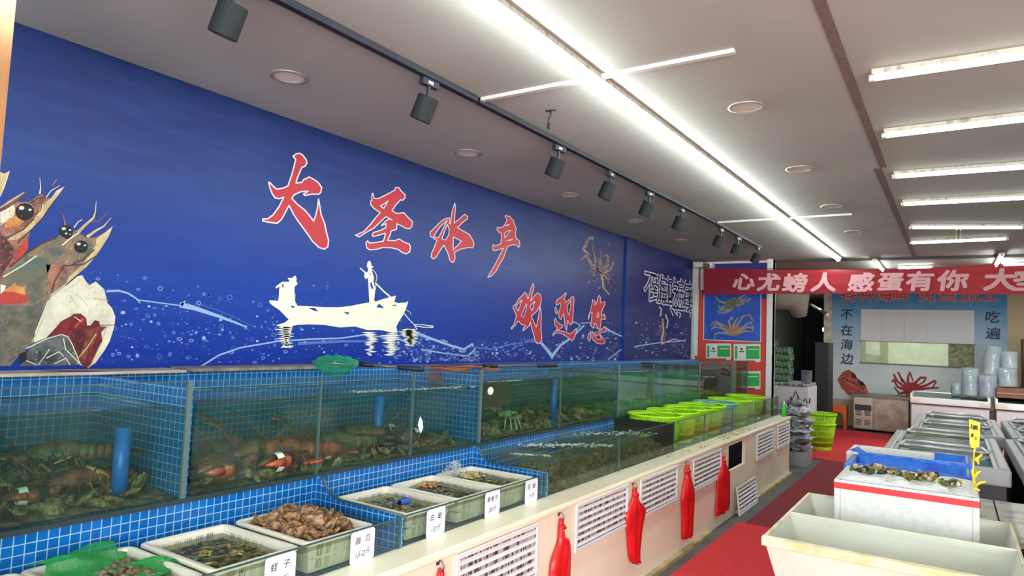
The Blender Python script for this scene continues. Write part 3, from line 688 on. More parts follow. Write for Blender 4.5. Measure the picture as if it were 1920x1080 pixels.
# lower prawn
P([(0,523),(18,500),(53,472),(79,456),(106,445),(113,437),(141,431),(153,440),(164,447),(178,445),(194,437),(203,430),(211,424),(204,442),(192,461),(178,481),(162,500),(142,517),(122,536),(105,548),(90,561),(78,585),(67,612),(62,630),(61,643),(46,655),(31,671),(18,686),(0,686)], 0, .0026)
P([(211,424),(203,443),(192,461),(178,481),(162,500),(140,518),(122,534),(128,520),(150,500),(168,478),(178,460),(180,448),(195,437)], 2, .0034)
P(G([(40,190),(150,80),(300,20),(440,0),(470,60),(440,150),(300,230),(150,250)]), 13, .0034)
P(G([(420,80),(560,70),(640,120),(560,230),(470,340),(440,250)]), 1, .0034)
P(G([(0,340),(120,300),(200,320),(260,370),(240,430),(140,440),(0,450)]), 4, .0036); P(G([(20,330),(120,260),(220,290),(230,360),(120,330)]), 9, .0042); P(G([(0,260),(50,275),(40,310),(0,350)]), 5, .0044)
P(G([(0,450),(200,470),(330,440),(420,400),(330,620),(290,780),(150,930),(60,1012),(0,1012)]), 14, .0032)
P(G([(170,900),(240,880),(240,960),(180,1000)]), 3, .0042)
S(G([(590,80),(500,230),(470,330)]), 1.4, 12, .0042); S(G([(600,90),(760,80),(880,0)]), 1.3, 12, .0042); S(G([(720,170),(600,270)]), 1.0, 3, .0042); S(G([(460,370),(560,290),(600,260)]), .8, 5, .0042); S(G([(420,500),(340,700),(290,790)]), 1, 2, .0042)
S([(18,500),(53,472),(79,456),(106,445)], 1.8, 12, .0036); S(G([(30,190),(200,90),(330,0)]), 1.2, 5, .0042)
eye(F([(700,705)])[0], 13, .0040); eye(F([(715,745)])[0], 8, .0048); eye(F([(858,868)])[0], 13, .0048)
S(F([(690,640),(670,540),(635,490)]), 1.5, 1, .0036, .4); S(F([(785,660),(830,600),(870,580)]), 1.1, 5, .0036, .6); S(F([(830,710),(900,640),(990,560),(1010,500),(1020,385)]), 3.2, 2, .0036, .5); S(F([(970,600),(1050,590),(1110,530),(1150,490)]), 1, 1, .0036, .3)
S(F([(930,760),(1010,700),(1100,650),(1180,560)]), 3, 2, .0036, .4); S(F([(660,850),(740,780),(830,720)]), 1.2, 5, .0054); S(F([(740,1070),(880,1000),(1000,900)]), 1.2, 12, .0044)
rnd = random.Random(77)
def inside(p, poly):
    r_ = False; j = len(poly)-1
    for i in range(len(poly)):
        if (poly[i][1] > p[1]) != (poly[j][1] > p[1]) and p[0] < (poly[j][0]-poly[i][0])*(p[1]-poly[i][1])/(poly[j][1]-poly[i][1])+poly[i][0]: r_ = not r_
        j = i
    return r_
for poly, n_, ang, cols_, L_ in (([(0,523),(53,472),(106,445),(141,431),(178,445),(192,461),(140,515),(105,548),(78,585),(61,643),(18,686),(0,686)], 460, -.75, (12, 12, 14, 13, 2, 1), 7), (F([(0,440),(250,290),(450,305),(570,380),(450,560),(300,780),(130,1090),(0,1200)]), 200, -.7, (12, 12, 10, 2, 1), 6),
                          (G([(560,600),(680,530),(800,640),(910,600),(980,650),(850,980),(740,1000),(640,780)]), 110, -1.1, (4, 7, 10, 6, 3), 9), (G([(560,720),(620,740),(740,1005),(240,1000),(300,800)]), 70, -.5, (5, 3, 14), 8), (G([(755,175),(960,310),(1060,560),(600,560),(520,350)]), 60, -.9, (14, 2, 2), 9)):
    xs = [q[0] for q in poly]; ys_ = [q[1] for q in poly]; k = 0
    while k < n_:
        p_ = (rnd.uniform(min(xs), max(xs)), rnd.uniform(min(ys_), max(ys_)))
        if inside(p_, poly):
            k += 1; a_ = ang+rnd.gauss(0, .35); l_ = rnd.uniform(.3, 1)*L_; q_ = (p_[0]+l_*math.cos(a_), p_[1]+l_*math.sin(a_)); m_ = ((p_[0]+q_[0])/2+rnd.uniform(-1, 1), (p_[1]+q_[1])/2+rnd.uniform(-1, 1))
            if inside(q_, poly): S([p_, m_, q_], rnd.uniform(.25, .8), rnd.choice(cols_), .0030, .15)
mb.build('prawn_picture', [M_p1, M_p2, M_p3, M_black, M_p5, M_garlic, M_onion, M_onion2, M_film, mat('prawn_orange', (214, 158, 82), .5, c2=(200, 120, 70), scale=20), mat('prawn_maroon', (112, 50, 50), .5, c2=(60, 34, 36), scale=50), M_mwhite, mat('prawn_brown', (78, 52, 48), .5), M_p4, mat('prawn_grey', (122, 112, 100), .5, c2=(76, 82, 72), scale=22, detail=8)], MUR)
# orange crab print and the small outline slogan
mb = MB(); WM = wallmap(.001); rnd = random.Random(5)
for pts in ([(1096,462),(1104,446),(1112,446),(1114,466),(1116,490)], [(1092,486),(1100,480),(1112,500),(1122,505)], [(1126,470),(1124,490),(1126,505)], [(1132,478),(1140,480),(1138,496),(1128,506)], [(1150,490),(1142,506),(1132,512)], [(1128,510),(1140,522),(1152,528),(1152,545)], [(1118,500),(1128,518),(1132,540),(1142,552)], [(1100,450),(1094,470),(1104,478)]):
    for k in range(4): mb.ribbon([(x+rnd.uniform(-3,3), y+rnd.uniform(-3,3)) for x, y in pts], .5, WM, .0008, mi=k % 2)
for _ in range(130): 
    x, y = rnd.gauss(1127, 10), rnd.gauss(508, 14); mb.ribbon([(x, y), (x+rnd.uniform(-4,4), y+rnd.uniform(-5,5))], .45, WM, .0008, mi=rnd.choice((0,1,2)))
for pts in ([(1236,575),(1240,580),(1238,592)], [(1248,590),(1252,602),(1250,615)], [(1242,598),(1244,620),(1240,640)]):
    mb.ribbon(pts, 1.3, WM, .0008, mi=1)
for _ in range(60):
    x, y = rnd.gauss(1241, 4), rnd.gauss(622, 15); mb.ribbon([(x, y), (x+rnd.uniform(-3,3), y+rnd.uniform(-6,6))], .6, WM, .0008, mi=rnd.choice((0,2)))
mb.build('crab_picture', [mat('print_gold', (150, 116, 96), .5), mat('print_tan', (196, 168, 150), .5), mat('print_rust', (104, 70, 62), .5)], MUR)
M_out = mat('outline_grey', (196, 196, 208), .5); M_ind = mat('indigo_fill', (34, 36, 84), .5)
mb = MB(); ch = '不到海边吃遍海鲜'
for i, c_ in enumerate(ch):
    px = (1218,1229,1240,1250,1262,1273,1285,1298)[i]; py = 538+(px-1218)*.22+(2 if i > 3 else 0)
    p = un(px, py, 'x', XW+.005); sz = .44 if i < 4 else .50
    text_into(mb, c_, (XW+.006, p.y, p.z), (0,1,0), (0,0,1), sz, bold=.035, center=True, mi=0, depth=0)
    text_into(mb, c_, (XW+.0135, p.y, p.z), (0,1,0), (0,0,1), sz, bold=-.004, center=True, mi=1, depth=0)
for pts in ([(1262,592),(1256,578),(1262,568),(1272,570),(1282,580),(1292,582),(1302,572)], [(1268,590),(1262,580),(1272,575),(1284,584),(1296,586)], [(1270,592),(1268,584),(1276,588),(1274,596)], [(1294,596),(1294,586),(1300,590),(1300,598),(1303,574)]):
    mb.ribbon(pts, .8, WM, .001, mi=0)
mb.build('outline_slogan', [M_out, M_ind], MUR)

# ------------------------------------------------------------------ counter, risers and tiled walls
ZT = .74; XC = -1.80; XG = -1.95; XR = -2.48; XB = -3.2; ZU = .97
CT = thing('display_counter', 'long cream counter with vents in its front and blue mosaic steps carrying the tanks', 'counter', (XC, 4.5, 0))
mb = MB()
h0, h1 = 6.62, 7.22
mb.box((XC-.03, -.3, 0), (XC, h0, .70)); mb.box((XC-.03, h1, 0), (XC, 9.5, .70)); mb.box((XC-.03, h0, 0), (XC, h1, .44)); mb.box((XC-.03, h0, .68), (XC, h1, .70))
mb.box((XR, 9.47, 0), (XC, 9.5, .70))
mb.build('front_panel', M_offw, CT)
mb = MB(); mb.box((XC-.6, h0-.1, .3), (XC-.58, h1+.1, .7)); mb.box((XC-.6, h0-.12, .3), (XC-.03, h0-.1, .7)); mb.box((XC-.6, h1+.1, .3), (XC-.03, h1+.12, .7)); mb.box((XC-.6, h0-.1, .3), (XC-.03, h1+.1, .32)); mb.build('recess_lining', M_dark, CT)
mb = MB(); mb.box((XG-.02, -.3, .70), (XC+.012, 9.52, ZT)); mb.build('stone_lip', mat('cream_stone', (246, 242, 216), .25, c2=(238, 228, 202), scale=2), CT, bevel=.014)
mb = MB(); mb.box((XC+.0, -.3, 0), (XC+.04, 6.0, .03)); mb.box((XC, 6.9, 0), (XC+.035, 9.5, .03)); mb.build('skirting', mat('cream_skirting', (196, 178, 132), .6, c2=(150, 132, 96), scale=6), CT)
mb = MB(); mb.box((-3.2, -.3, 0), (XR, 10.05, ZU)); mb.box((XR, -.3, .70), (XG, 9.47, .725)); mb.build('tiled_step', M_tile, CT)
TW = MB(); TW.box((XW+.002, -.3, .97), (XB, 10.05, 1.398)); TW.build('tiled_back_wall', M_tile, CT)
mb = MB(); mb.box((XR-.004, -.3, ZU-.014), (XR+.006, 10.05, ZU+.004)); mb.build('tank_base_strip', mat('silicone_dark', (44, 58, 62), .4), CT)
# tiled dividers between the shelves
def divider(Y, holdy=.012):
    prof = [(XR, .725), (XR, ZU-.005), (XR+.02, ZU-.01), (XR+.045, ZU-.03), (XR+.065, ZU-.065), (XR+.10, .885), (XR+.16, .872), (XG, .87), (XG, .725)]
    mb = MB(); n = len(prof)
    mb.prism([(p[0], p[1]) for p in prof], lambda u, v, w: Vector((u, Y+w, v)), .02)
    o = mb.build('tiled_divider', M_tile, CT)
    e = MB(); e.tube([(p[0], Y+.01, p[1]+.002) for p in prof[1:-1]], .007, 6); e.build('divider_edge', mat('divider_trim', (40, 72, 84), .3), o)
divider(2.20); divider(3.42)
mb = MB(); mb.box((XR, 5.5, .725), (XG, 5.52, .972)); mb.build('black_divider', M_black, CT)
for Y in (1.55, 3.50): mb = MB(); mb.box((XB, Y, ZU), (XR-.012, Y+.02, 1.392)); mb.build('tiled_tank_divider', M_tile, CT)

# ledge boards on top of the tiled wall
mb = MB(); mb.box((XW+.002, -.3, 1.40), (XB+.03, 1.95, 1.412)); tag(mb.build('ledge_board', mat('board_cream', (206, 196, 180), .6, c2=(150, 140, 128), scale=5)), 'cream board along the tiled ledge below the prawn picture', 'board')
mb = MB(); mb.add([(XB+.0, 1.42, 1.4135), (XB+.03, 1.62, 1.4135), (XW+.09, 1.50, 1.4135), (XW+.05, 1.36, 1.4135)], [(0,1,2,3)]); mb.box((XB-.03,1.40,1.4121),(XB-.02,1.41,1.4134))
tag(mb.build('red_paper', M_onion), 'dark red printed scrap lying on the cream ledge board', 'paper')
mb = MB(); mb.box((XW+.002, 1.98, 1.402), (XB+.03, 2.95, 1.418)); tag(mb.build('ledge_board', mat('board_grey', (150, 140, 128), .7, c2=(110, 104, 98), scale=12)), 'grey dusty board on the tiled ledge left of the green net', 'board')

# ------------------------------------------------------------------ tanks
G_pane = glass('tank_glass', (240, 251, 247), haze=.02, hcol=(150, 176, 170), gl=.4)
G_low = glass('low_glass', (244, 250, 244), haze=.05, hcol=(156, 162, 144), gl=.4)
M_edge = mat('glass_edge', (66, 96, 96), .25); M_seam = mat('glass_seam', (86, 108, 108), .3); M_seal = mat('silicone_pale', (160, 172, 172), .4)
W_face = water('water_body', (.22, .80, .62), .8, ior=1.05, haze=.05, hcol=(84, 120, 100))
W_top = water('water_surface', (.22, .80, .62), .8, ior=1.33, haze=.12, hcol=(110, 150, 170), rough=.06, bump=.12, bscale=9)
W_murk = water('water_body_murky', (.74, .70, .4), 1.1, ior=1.05, haze=.12, hcol=(92, 92, 70))
def pane(mb, x, y0, y1, z0, z1, t=.008): mb.box((x-t, y0, z0), (x, y1, z1))
def tank(name, label, y0, y1, zw, seams, water=W_face, topm=W_top, side=True):
    t = thing(name, label, 'fish tank', (XR, (y0+y1)/2, ZU), 'upper row of tanks')
    cuts = [y0]+seams+[y1]
    for a, b in zip(cuts, cuts[1:]):
        m = MB(); pane(m, XR, a+.003, b-.003, ZU, 1.418); m.build('front_pane', G_pane, t)
    m = MB(); m.box((XR-.009, y0, 1.418), (XR+.001, y1, 1.422)); m.build('pane_rim', M_edge, t)
    for i, y in enumerate(cuts[1:]):
        m = MB(); w = .006 if i < len(cuts)-2 else .014; m.box((XR-.01, y-w, ZU), (XR+.003, y+w*.4, 1.424)); m.build('corner_seam', M_edge if w < .01 else M_seam, t)
    x = XR-.014
    m = MB(); nx, ny = 6, max(6, int((y1-y0)/.09)); vs = []; 
    for i in range(nx+1):
        for j in range(ny+1): 
            X_ = XB+.003+(x-XB-.003)*i/nx; Y_ = y0+.022+(y1-y0-.025)*j/ny; vs.append((X_, Y_, zw+.004*noise.noise(Vector((X_*6, Y_*6, 1)))*(1 if i < nx else 0)))
    m.add(vs, [(i*(ny+1)+j, (i+1)*(ny+1)+j, (i+1)*(ny+1)+j+1, i*(ny+1)+j+1) for i in range(nx) for j in range(ny)], 0, True)
    n1 = ny+1; ring = [i*n1 for i in range(nx+1)]+[nx*n1+j for j in range(1, ny+1)]+[i*n1+ny for i in range(nx-1, -1, -1)]+[j for j in range(ny-1, 0, -1)]
    lowv = [(m.v[k].x, m.v[k].y, ZU+.002) for k in ring]; o_ = len(m.v); K = len(ring); m.v += [Vector(q) for q in lowv]
    for k in range(K): m.f.append([ring[(k+1) % K], ring[k], o_+k, o_+(k+1) % K]); m.mi.append(1); m.sm.append(False)
    m.f.append([o_+k for k in reversed(range(K))]); m.mi.append(1); m.sm.append(False)
    m.build('water', [topm, water], t)
    if side:
        m = MB(); m.box((XB, y1-.008, ZU), (XR-.01, y1, 1.40)); m.build('side_pane', G_pane, t)
    return t
tank('fish_tank', 'upper tank at the left edge, full of brown crabs, with a short blue pipe', -.3, 1.55, 1.318, [], side=False)
tank('fish_tank', 'wide upper tank with the big lobsters below the green net handle', 1.57, 3.49, 1.318, [2.2, 2.85], side=False)
tank('fish_tank', 'upper tank with pale crabs, beside the brown net, third from the camera', 3.52, 5.58, 1.338, [4.52], water=water('water_body_green', (.42, .80, .36), .85, ior=1.05, haze=.10, hcol=(66, 96, 74)))
tank('fish_tank', 'upper tank with clear green water behind the lime baskets', 5.59, 7.85, 1.345, [6.4], water=water('water_body_clear', (.4, .84, .6), .5, ior=1.05, haze=.34, hcol=(116, 176, 146)))
tank('fish_tank', 'furthest upper tank with brownish water next to the certificate wall', 7.86, 10.04, 1.33, [], water=W_murk)
m = MB(); m.box((XB, 7.85, ZU), (XR-.012, 7.86, 1.38)); tag(m.build('tank_partition', M_dark), 'dark partition board between the green and the brownish upper tanks', 'partition')
# lower tanks
def low_tank(label, y0, y1, z1, zw, seams, murk, end=False):
    t = thing('shallow_tank', label, 'fish tank', (XG, (y0+y1)/2, ZT), 'lower row of shallow tanks')
    cuts = [y0]+seams+[y1]
    for a, b in zip(cuts, cuts[1:]):
        m = MB(); pane(m, XG+.002, a+.002, b-.002, .728, z1-.004); m.build('front_pane', G_low, t)
    m = MB(); m.box((XG-.007, y0, z1-.004), (XG+.003, y1, z1)); m.build('pane_rim', M_edge, t)
    for i, y in enumerate(cuts[1:]):
        m = MB(); m.box((XG-.009, y-.006, .728), (XG+.004, y+.004, z1+.002)); m.build('corner_seam', M_edge, t)
    if zw:
        m = MB(); nx, ny = 8, int((y1-y0)/.07); vs = []
        for i in range(nx+1):
            for j in range(ny+1):
                X_ = XR+.004+(XG-.012-XR-.004)*i/nx; Y_ = y0+.022+(y1-y0-.03)*j/ny; vs.append((X_, Y_, zw+.006*noise.noise(Vector((X_*9, Y_*9, 4)))*(1 if 0 < i < nx else 0)))
        m.add(vs, [(i*(ny+1)+j, (i+1)*(ny+1)+j, (i+1)*(ny+1)+j+1, i*(ny+1)+j+1) for i in range(nx) for j in range(ny)], 0, True); m.build('water_surface', murk, t)
    return t
W_low = glass('water_low', (222, 226, 210), ior=1.33, haze=.10, hcol=(120, 122, 104), gl=.4, rough=.05, bump=.25, bscale=14)
W_low2 = glass('water_low_teal', (200, 218, 208), ior=1.33, haze=.16, hcol=(110, 128, 112), rough=.04, bump=.35, bscale=12)
low_tank('lower shallow tank nearest the camera holding the first white baskets', -.3, 2.20, .868, .836, [], W_low)
low_tank('lower shallow tank holding three white clam baskets side by side', 2.22, 3.41, .868, .836, [], W_low)
t = low_tank('taller lower tank of bubbling dark water before the lime baskets', 3.44, 5.52, .985, .915, [4.42], W_low2)
m = MB(); m.box((XR+.01, 3.44, .87), (XG-.008, 3.448, .98)); m.build('side_pane', G_low, t)
m = MB(); m.box((XR+.01, 4.416, .73), (XG-.008, 4.424, .97)); m.build('inner_pane', G_low, t)
m = MB(); m.add([(XG-.011, 3.45, .73), (XG-.011, 5.49, .73), (XG-.011, 5.49, .913), (XG-.011, 3.45, .913)], [(0,1,2,3)]); m.build('water_face', glass('water_low_face', (226, 238, 216), ior=1.05, haze=.03, hcol=(84, 96, 80)), t)
low_tank('lower tank with the lime green baskets standing in it', 5.53, 9.46, .985, .80, [6.35, 7.3, 8.3], W_low)
m = MB(); m.box((XR, 9.45, .73), (XG, 9.46, .98)); tag(m.build('end_pane', G_low), 'glass end pane of the lower tanks at the counter end', 'glass pane')
# foam lines on the bubbling water
M_fo = mat('water_foam', (190, 200, 198), .5)
mb = MB(); rnd = random.Random(9)
def foam(m, pts, n, r, spread):
    for _ in range(n):
        k = rnd.random()*(len(pts)-1); i = int(k); f = k-i; a = Vector(pts[i]); b = Vector(pts[i+1]); p = a.lerp(b, f)+Vector((rnd.gauss(0, spread), rnd.gauss(0, spread), 0))
        q = r*rnd.uniform(.4, 1.2); m.ellip(p, (q*2, q*1.4, q*.6), n=6, m=4)
foam(mb, [(-2.40, 3.95, .916), (-2.2, 4.2, .916), (-2.0, 4.38, .916)], 240, .005, .035)
foam(mb, [(-2.42, 4.65, .916), (-2.25, 4.95, .916), (-2.05, 5.2, .916)], 150, .005, .05); foam(mb, [(-2.3, 3.6, .916), (-2.1, 3.7, .916)], 60, .005, .012)
tag(mb.build('water_foam', M_fo), 'white foam lines floating on the dark bubbling water', 'foam', kind='stuff')
mb = MB(); foam(mb, [(-2.6, 2.55, 1.322), (-2.55, 2.9, 1.322), (-2.52, 3.4, 1.322)], 240, .004, .028); foam(mb, [(-2.52, 3.6, 1.342), (-2.50, 4.0, 1.342)], 70, .004, .006); foam(mb, [(-2.62, 5.7, 1.348), (-2.55, 6.6, 1.348)], 80, .005, .01)
tag(mb.build('water_foam', M_fo), 'thin white foam floating along the glass of the upper tanks', 'foam', kind='stuff')
# blue pipes standing in the tanks
M_pipe = mat('pipe_blue', (28, 100, 190), .35); 
for px, y_t, y_b, xx, l in ((232, 800, 915, -2.62, 'short blue pipe standing in the leftmost tank'), (712, 742, 830, -2.72, 'blue pipe in the lobster tank below the green net'), (1040, 702, 800, -2.56, 'blue pipe near the seam in the third upper tank'),
                            (1152, 698, 770, -2.62, 'blue pipe at the far side of the third upper tank'), (1236, 698, 758, -2.6, 'blue pipe in the middle of the clear green tank'), (1301, 690, 752, -2.6, 'blue pipe at the far end of the clear green tank')):
    p = un(px, y_t, 'x', xx); r = .026 if px > 400 else .028
    mb = MB(); mb.tube([(xx, p.y, ZU+.001), (xx, p.y, min(p.z, 1.33))], r, 16); o = mb.build('blue_pipe', M_pipe)
    tag(o, l, 'pipe', 'blue overflow pipes in the upper tanks')
# labels stuck on the glass
M_stk = mat('sticker_white', (226, 230, 228), .5)
for px, py, l in ((788,796,'white diamond sticker on the lobster tank glass'), (919,733,'white round clip on the third tank glass')):
    p = un(px, py, 'x', XR+.003); mb = MB()
    if px == 788: mb.prism([(-.022,0),(-.006,.045),(.016,.02),(.024,-.02),(.006,-.05)], lambda u, v, w: Vector((p.x+w, p.y+u, p.z+v)), .002)
    else: mb.prism([(.03*math.cos(a_/8*math.pi*2), .026*math.sin(a_/8*math.pi*2)) for a_ in range(8)], lambda u, v, w: Vector((p.x+w, p.y+u, p.z+v)), .006)
    tag(mb.build('glass_sticker', M_stk), l, 'sticker')
# ------------------------------------------------------------------ vents in the counter front
M_vent = mat('vent_white', (226, 226, 228), .4); M_vback = mat('vent_filter', (188, 184, 182), .7, c2=(60, 58, 58), scale=60, stretch=(1, 1, .12), lo_=.48, hi_=.56)
def vent(label, y0, y1, z0, z1, x=XC+.002, n=6, lean=0):
    t = thing('vent_grille', label, 'vent', (x, (y0+y1)/2, z0), 'white vent grilles of the counter')
    mb = MB(); fw = .022
    mb.box((x, y0, z0), (x+.014, y1, z0+fw)); mb.box((x, y0, z1-fw), (x+.014, y1, z1)); mb.box((x, y0, z0+fw), (x+.014, y0+fw, z1-fw)); mb.box((x, y1-fw, z0+fw), (x+.014, y1, z1-fw))
    mb.build('frame', M_vent, t, bevel=.003)
    mb = MB(); hh = (z1-z0-2*fw)/n
    for i in range(n):
        z = z0+fw+hh*(i+.25); mb.add([(x+.012, y0+fw, z), (x+.012, y1-fw, z), (x+.004, y1-fw, z+hh*.42), (x+.004, y0+fw, z+hh*.42), (x+.009, y0+fw, z-.003), (x+.009, y1-fw, z-.003)], [(0,1,2,3),(4,5,1,0)])
    mb.build('louvres', M_vent, t)
    mb = MB(); mb.box((x, y0+fw, z0+fw), (x+.002, y1-fw, z1-fw)); mb.build('filter_screen', M_vback, t)
    if lean:
        t.rotation_euler = (0, R(-lean), 0)
    return t
vent('wide vent grille nearest the camera, left of the first red bag bundle', 2.39, 3.08, .42, .70)
vent('vent grille between the largest and the twisted red bag bundles', 3.49, 4.22, .44, .712)
vent('vent grille right of the twisted red bag bundle', 4.43, 5.17, .435, .705)
vent('vent grille between the third and fourth red bag bundles', 5.55, 6.34, .425, .695)
vent('vent grille just past the open black recess', 7.69, 8.48, .40, .68)
vent('vent grille nearest the far end of the counter', 8.72, 9.42, .40, .685)
v = vent('loose vent cover standing on the floor below the black recess', 6.78, 7.52, .0, .27, x=XC+.06, lean=6)
v.location.z = .004

# hooks and red bags
M_bag = mat('bag_red', (226, 28, 34), .35, c2=(196, 16, 24), scale=7, bump=.25, bscale=30, spec=.6)
M_hook = mat('hook_steel', (120, 118, 110), .35, .9)
def bag(px, py, label, L, w, kind, seed):
    p = un(px, py, 'x', XC+.02); rnd = random.Random(seed)
    t = thing('plastic_bag_bundle', label, 'plastic bags', (XC+.02, p.y, p.z-L), 'red plastic bag bundles hung on the counter')
    mb = MB(); n = 26; prof = []
    # outline: (fraction down, left half width, right half width)
    if kind == 'wide': prof = [(0,.03,.03),(.05,.10,.14),(.10,.14,.22),(.17,.12,.18),(.2,.2,.75),(.26,.45,.92),(.33,.75,.97),(.38,.82,.98),(.6,.86,1),(1,.92,1.0)]
    elif kind == 'twist': prof = [(0,.04,.04),(.06,.12,.14),(.13,.12,.20),(.2,.35,.35),(.28,.62,.8),(.34,.68,1.05),(.42,.66,.92),(.6,.5,.62),(.85,.34,.42),(.97,.12,.42),(1,-.1,.5)]
    elif kind == 'slim': prof = [(0,.05,.05),(.05,.25,.22),(.1,.28,.2),(.14,.16,.14),(.25,.45,.45),(.4,.72,.86),(.5,.7,.95),(.7,.55,.85),(1,.5,.8)]
    else: prof = [(0,.04,.04),(.07,.14,.18),(.12,.2,.12),(.22,.35,.45),(.34,.72,.9),(.45,.78,.95),(.7,.82,1.0),(.95,.9,1.02),(1,.9,.9)]
    vs = []; m = 14
    for i in range(n):
        f = i/(n-1)
        for (a, l0, r0), (b, l1, r1) in zip(prof, prof[1:]):
            if a <= f <= b: k = (f-a)/(b-a); l = l0+(l1-l0)*k; r = r0+(r1-r0)*k; break
        th = .012+.03*min(1, f*3)*(1-.3*f)
        for j in range(m):
            u = j/(m-1); y = -l*w+(l+r)*w*u
            ple = .010*math.sin(u*math.pi*(7 if kind != 'wide' else 4)+seed+f*1.5)*min(1, f*4)*(1 if kind != 'wide' else .5)
            x = th*math.sin(math.pi*u)**.5+ple*math.sin(math.pi*u) if 0 < u < 1 else 0
            vs.append((XC+.016+max(x, .001), p.y+y, p.z-L*f+(rnd.uniform(-.006, .006) if i == n-1 else 0)))
    fr = [(i*m+j, (i+1)*m+j, (i+1)*m+j+1, i*m+j+1) for i in range(n-1) for j in range(m-1)]
    k = len(vs); back = [(XC+.008, v_[1], v_[2]) for v_ in vs]
    fb = [tuple(q+k for q in reversed(f_)) for f_ in fr]
    fb += [(j, j+1, k+j+1, k+j) for j in range(m-1)]+[((n-1)*m+j+1, (n-1)*m+j, k+(n-1)*m+j, k+(n-1)*m+j+1) for j in range(m-1)]
    fb += [((i+1)*m, i*m, k+i*m, k+(i+1)*m) for i in range(n-1)]+[(i*m+m-1, (i+1)*m+m-1, k+(i+1)*m+m-1, k+i*m+m-1) for i in range(n-1)]
    mb.add(vs+back, fr+fb, 0, True); mb.build('bag_body', M_bag, t)
    mb = MB(); mb.tube([(XC+.02, p.y+.012*math.cos(a), p.z-.03+.02*math.sin(a)) for a in [q*.8 for q in range(8)]], .009, 7); mb.tube([(XC+.028, p.y-.03, p.z-.05), (XC+.034, p.y, p.z-.035), (XC+.028, p.y+.03, p.z-.055)], .01, 7); mb.build('handle_knot', M_bag, t)
    h = MB(); h.tube([(XC-.002, p.y, p.z+.03), (XC+.02, p.y, p.z+.03), (XC+.035, p.y, p.z+.012), (XC+.03, p.y, p.z-.012), (XC+.02, p.y, p.z-.012)], .0035, 6); h.box((XC, p.y-.01, p.z+.01), (XC+.003, p.y+.01, p.z+.055))
    tag(h.build('wall_hook', M_hook), 'small hook of the '+label.split(',')[0], 'hook', 'bag hooks on the counter')
bag(1053, 972, 'largest wide red bag bundle, right of the nearest vent', .62, .115, 'wide', 1)
bag(1191, 914, 'twisted red bag bundle with pleats, second from the camera', .50, .185, 'twist', 2)
bag(1290, 872, 'slim pointed red bag bundle, third from the camera', .56, .16, 'slim', 3)
bag(1357, 855, 'red bag bundle hanging beside the open black recess', .50, .22, 'flat', 4)
bag(827, 1066, 'red bag bundle of which only the knot shows at the bottom', .45, .1, 'wide', 5)

# ------------------------------------------------------------------ white slotted baskets
M_crate = mat('crate_white', (232, 230, 218), .45, c2=(216, 212, 194), scale=5)
CW, CD, CH = .455, .345, .125
def crate_proto(label, loc):
    t = thing('slotted_basket', label, 'basket', loc, 'white slotted baskets in the shallow tanks')
    # tapered walls: outer half sizes at top and bottom
    tx, ty, bx, by = CW/2-.022, CD/2-.022, CW/2-.045, CD/2-.045
    def pt(sx, sy, f, inset=0): return Vector((sx*(bx+(tx-bx)*f-inset), sy*(by+(ty-by)*f-inset), CH*f))
    mb = MB()
    cs = [(-1,-1),(1,-1),(1,1),(-1,1)]
    for i in range(4):
        a, b = cs[i], cs[(i+1)%4]; L = (CW if i % 2 == 0 else CD); nb = int(L/.0105)
        def W_(u, f, o): 
            p = pt(*a, f).lerp(pt(*b, f), u); q = pt(*a, f, .004).lerp(pt(*b, f, .004), u); return q if o else p
        def band(u0, u1, f0, f1):
            v_ = [W_(u0, f0, 0), W_(u1, f0, 0), W_(u1, f1, 0), W_(u0, f1, 0), W_(u0, f0, 1), W_(u1, f0, 1), W_(u1, f1, 1), W_(u0, f1, 1)]
            mb.add(v_, [(0,1,2,3),(5,4,7,6),(4,5,1,0),(3,2,6,7),(4,0,3,7),(1,5,6,2)])
        band(0, 1, 0, .08); band(0, 1, .40, .46); band(0, 1, .88, 1); band(0, .10, .08, .88); band(.90, 1, .08, .88)
        for k in range(nb):
            u = .10+.80*(k+.5)/nb; wv = .80/nb*(.27 if k % 6 else .6)
            band(u-wv, u+wv, .08, .40); band(u-wv, u+wv, .46, .88)
    mb.box((-bx, -by, 0), (bx, by, .004)); mb.build('basket_wall', M_crate, t, local=True)
    mb = MB(); r = .03
    def rr(hx, hy, r, z, n=5):
        o = []
        for cx, cy, a0 in ((hx-r, hy-r, 0), (-hx+r, hy-r, 90), (-hx+r, -hy+r, 180), (hx-r, -hy+r, 270)):
            for k in range(n+1): a = R(a0+90*k/n); o.append(Vector((cx+r*math.cos(a), cy+r*math.sin(a), z)))
        return o
    loops = [rr(CW/2, CD/2, .03, CH-.010), rr(CW/2, CD/2, .03, CH-.002), rr(CW/2-.004, CD/2-.004, .03, CH+.002), rr(CW/2-.02, CD/2-.02, .014, CH+.002), rr(CW/2-.025, CD/2-.025, .010, CH-.003), rr(CW/2-.026, CD/2-.026, .010, CH-.012)]
    N = len(loops[0]); mb.add([p for l in loops for p in l], [(i*N+j, i*N+(j+1)%N, (i+1)*N+(j+1)%N, (i+1)*N+j) for i in range(len(loops)-1) for j in range(N)], 0, True)
    mb.build('rim', M_crate, t, local=True, smooth=True)
    return t
XCc = XG-.018-CW/2
cr = [(.81, 'white basket at the bottom left corner, cut by the frame'), (1.175-.02, 'white basket covered by the green net'), (1.545-.02, 'white basket full of long razor clams'), (1.915-.012, 'white basket heaped with brown scallops'),
      (2.44, 'white basket of small pale clams with a blue band, first of the three'), (2.80, 'white basket of dark clams, middle of the three'), (3.16, 'white basket of clams with splashing water, furthest of the three')]
cproto = crate_proto(cr[0][1], (XCc, cr[0][0], .735))
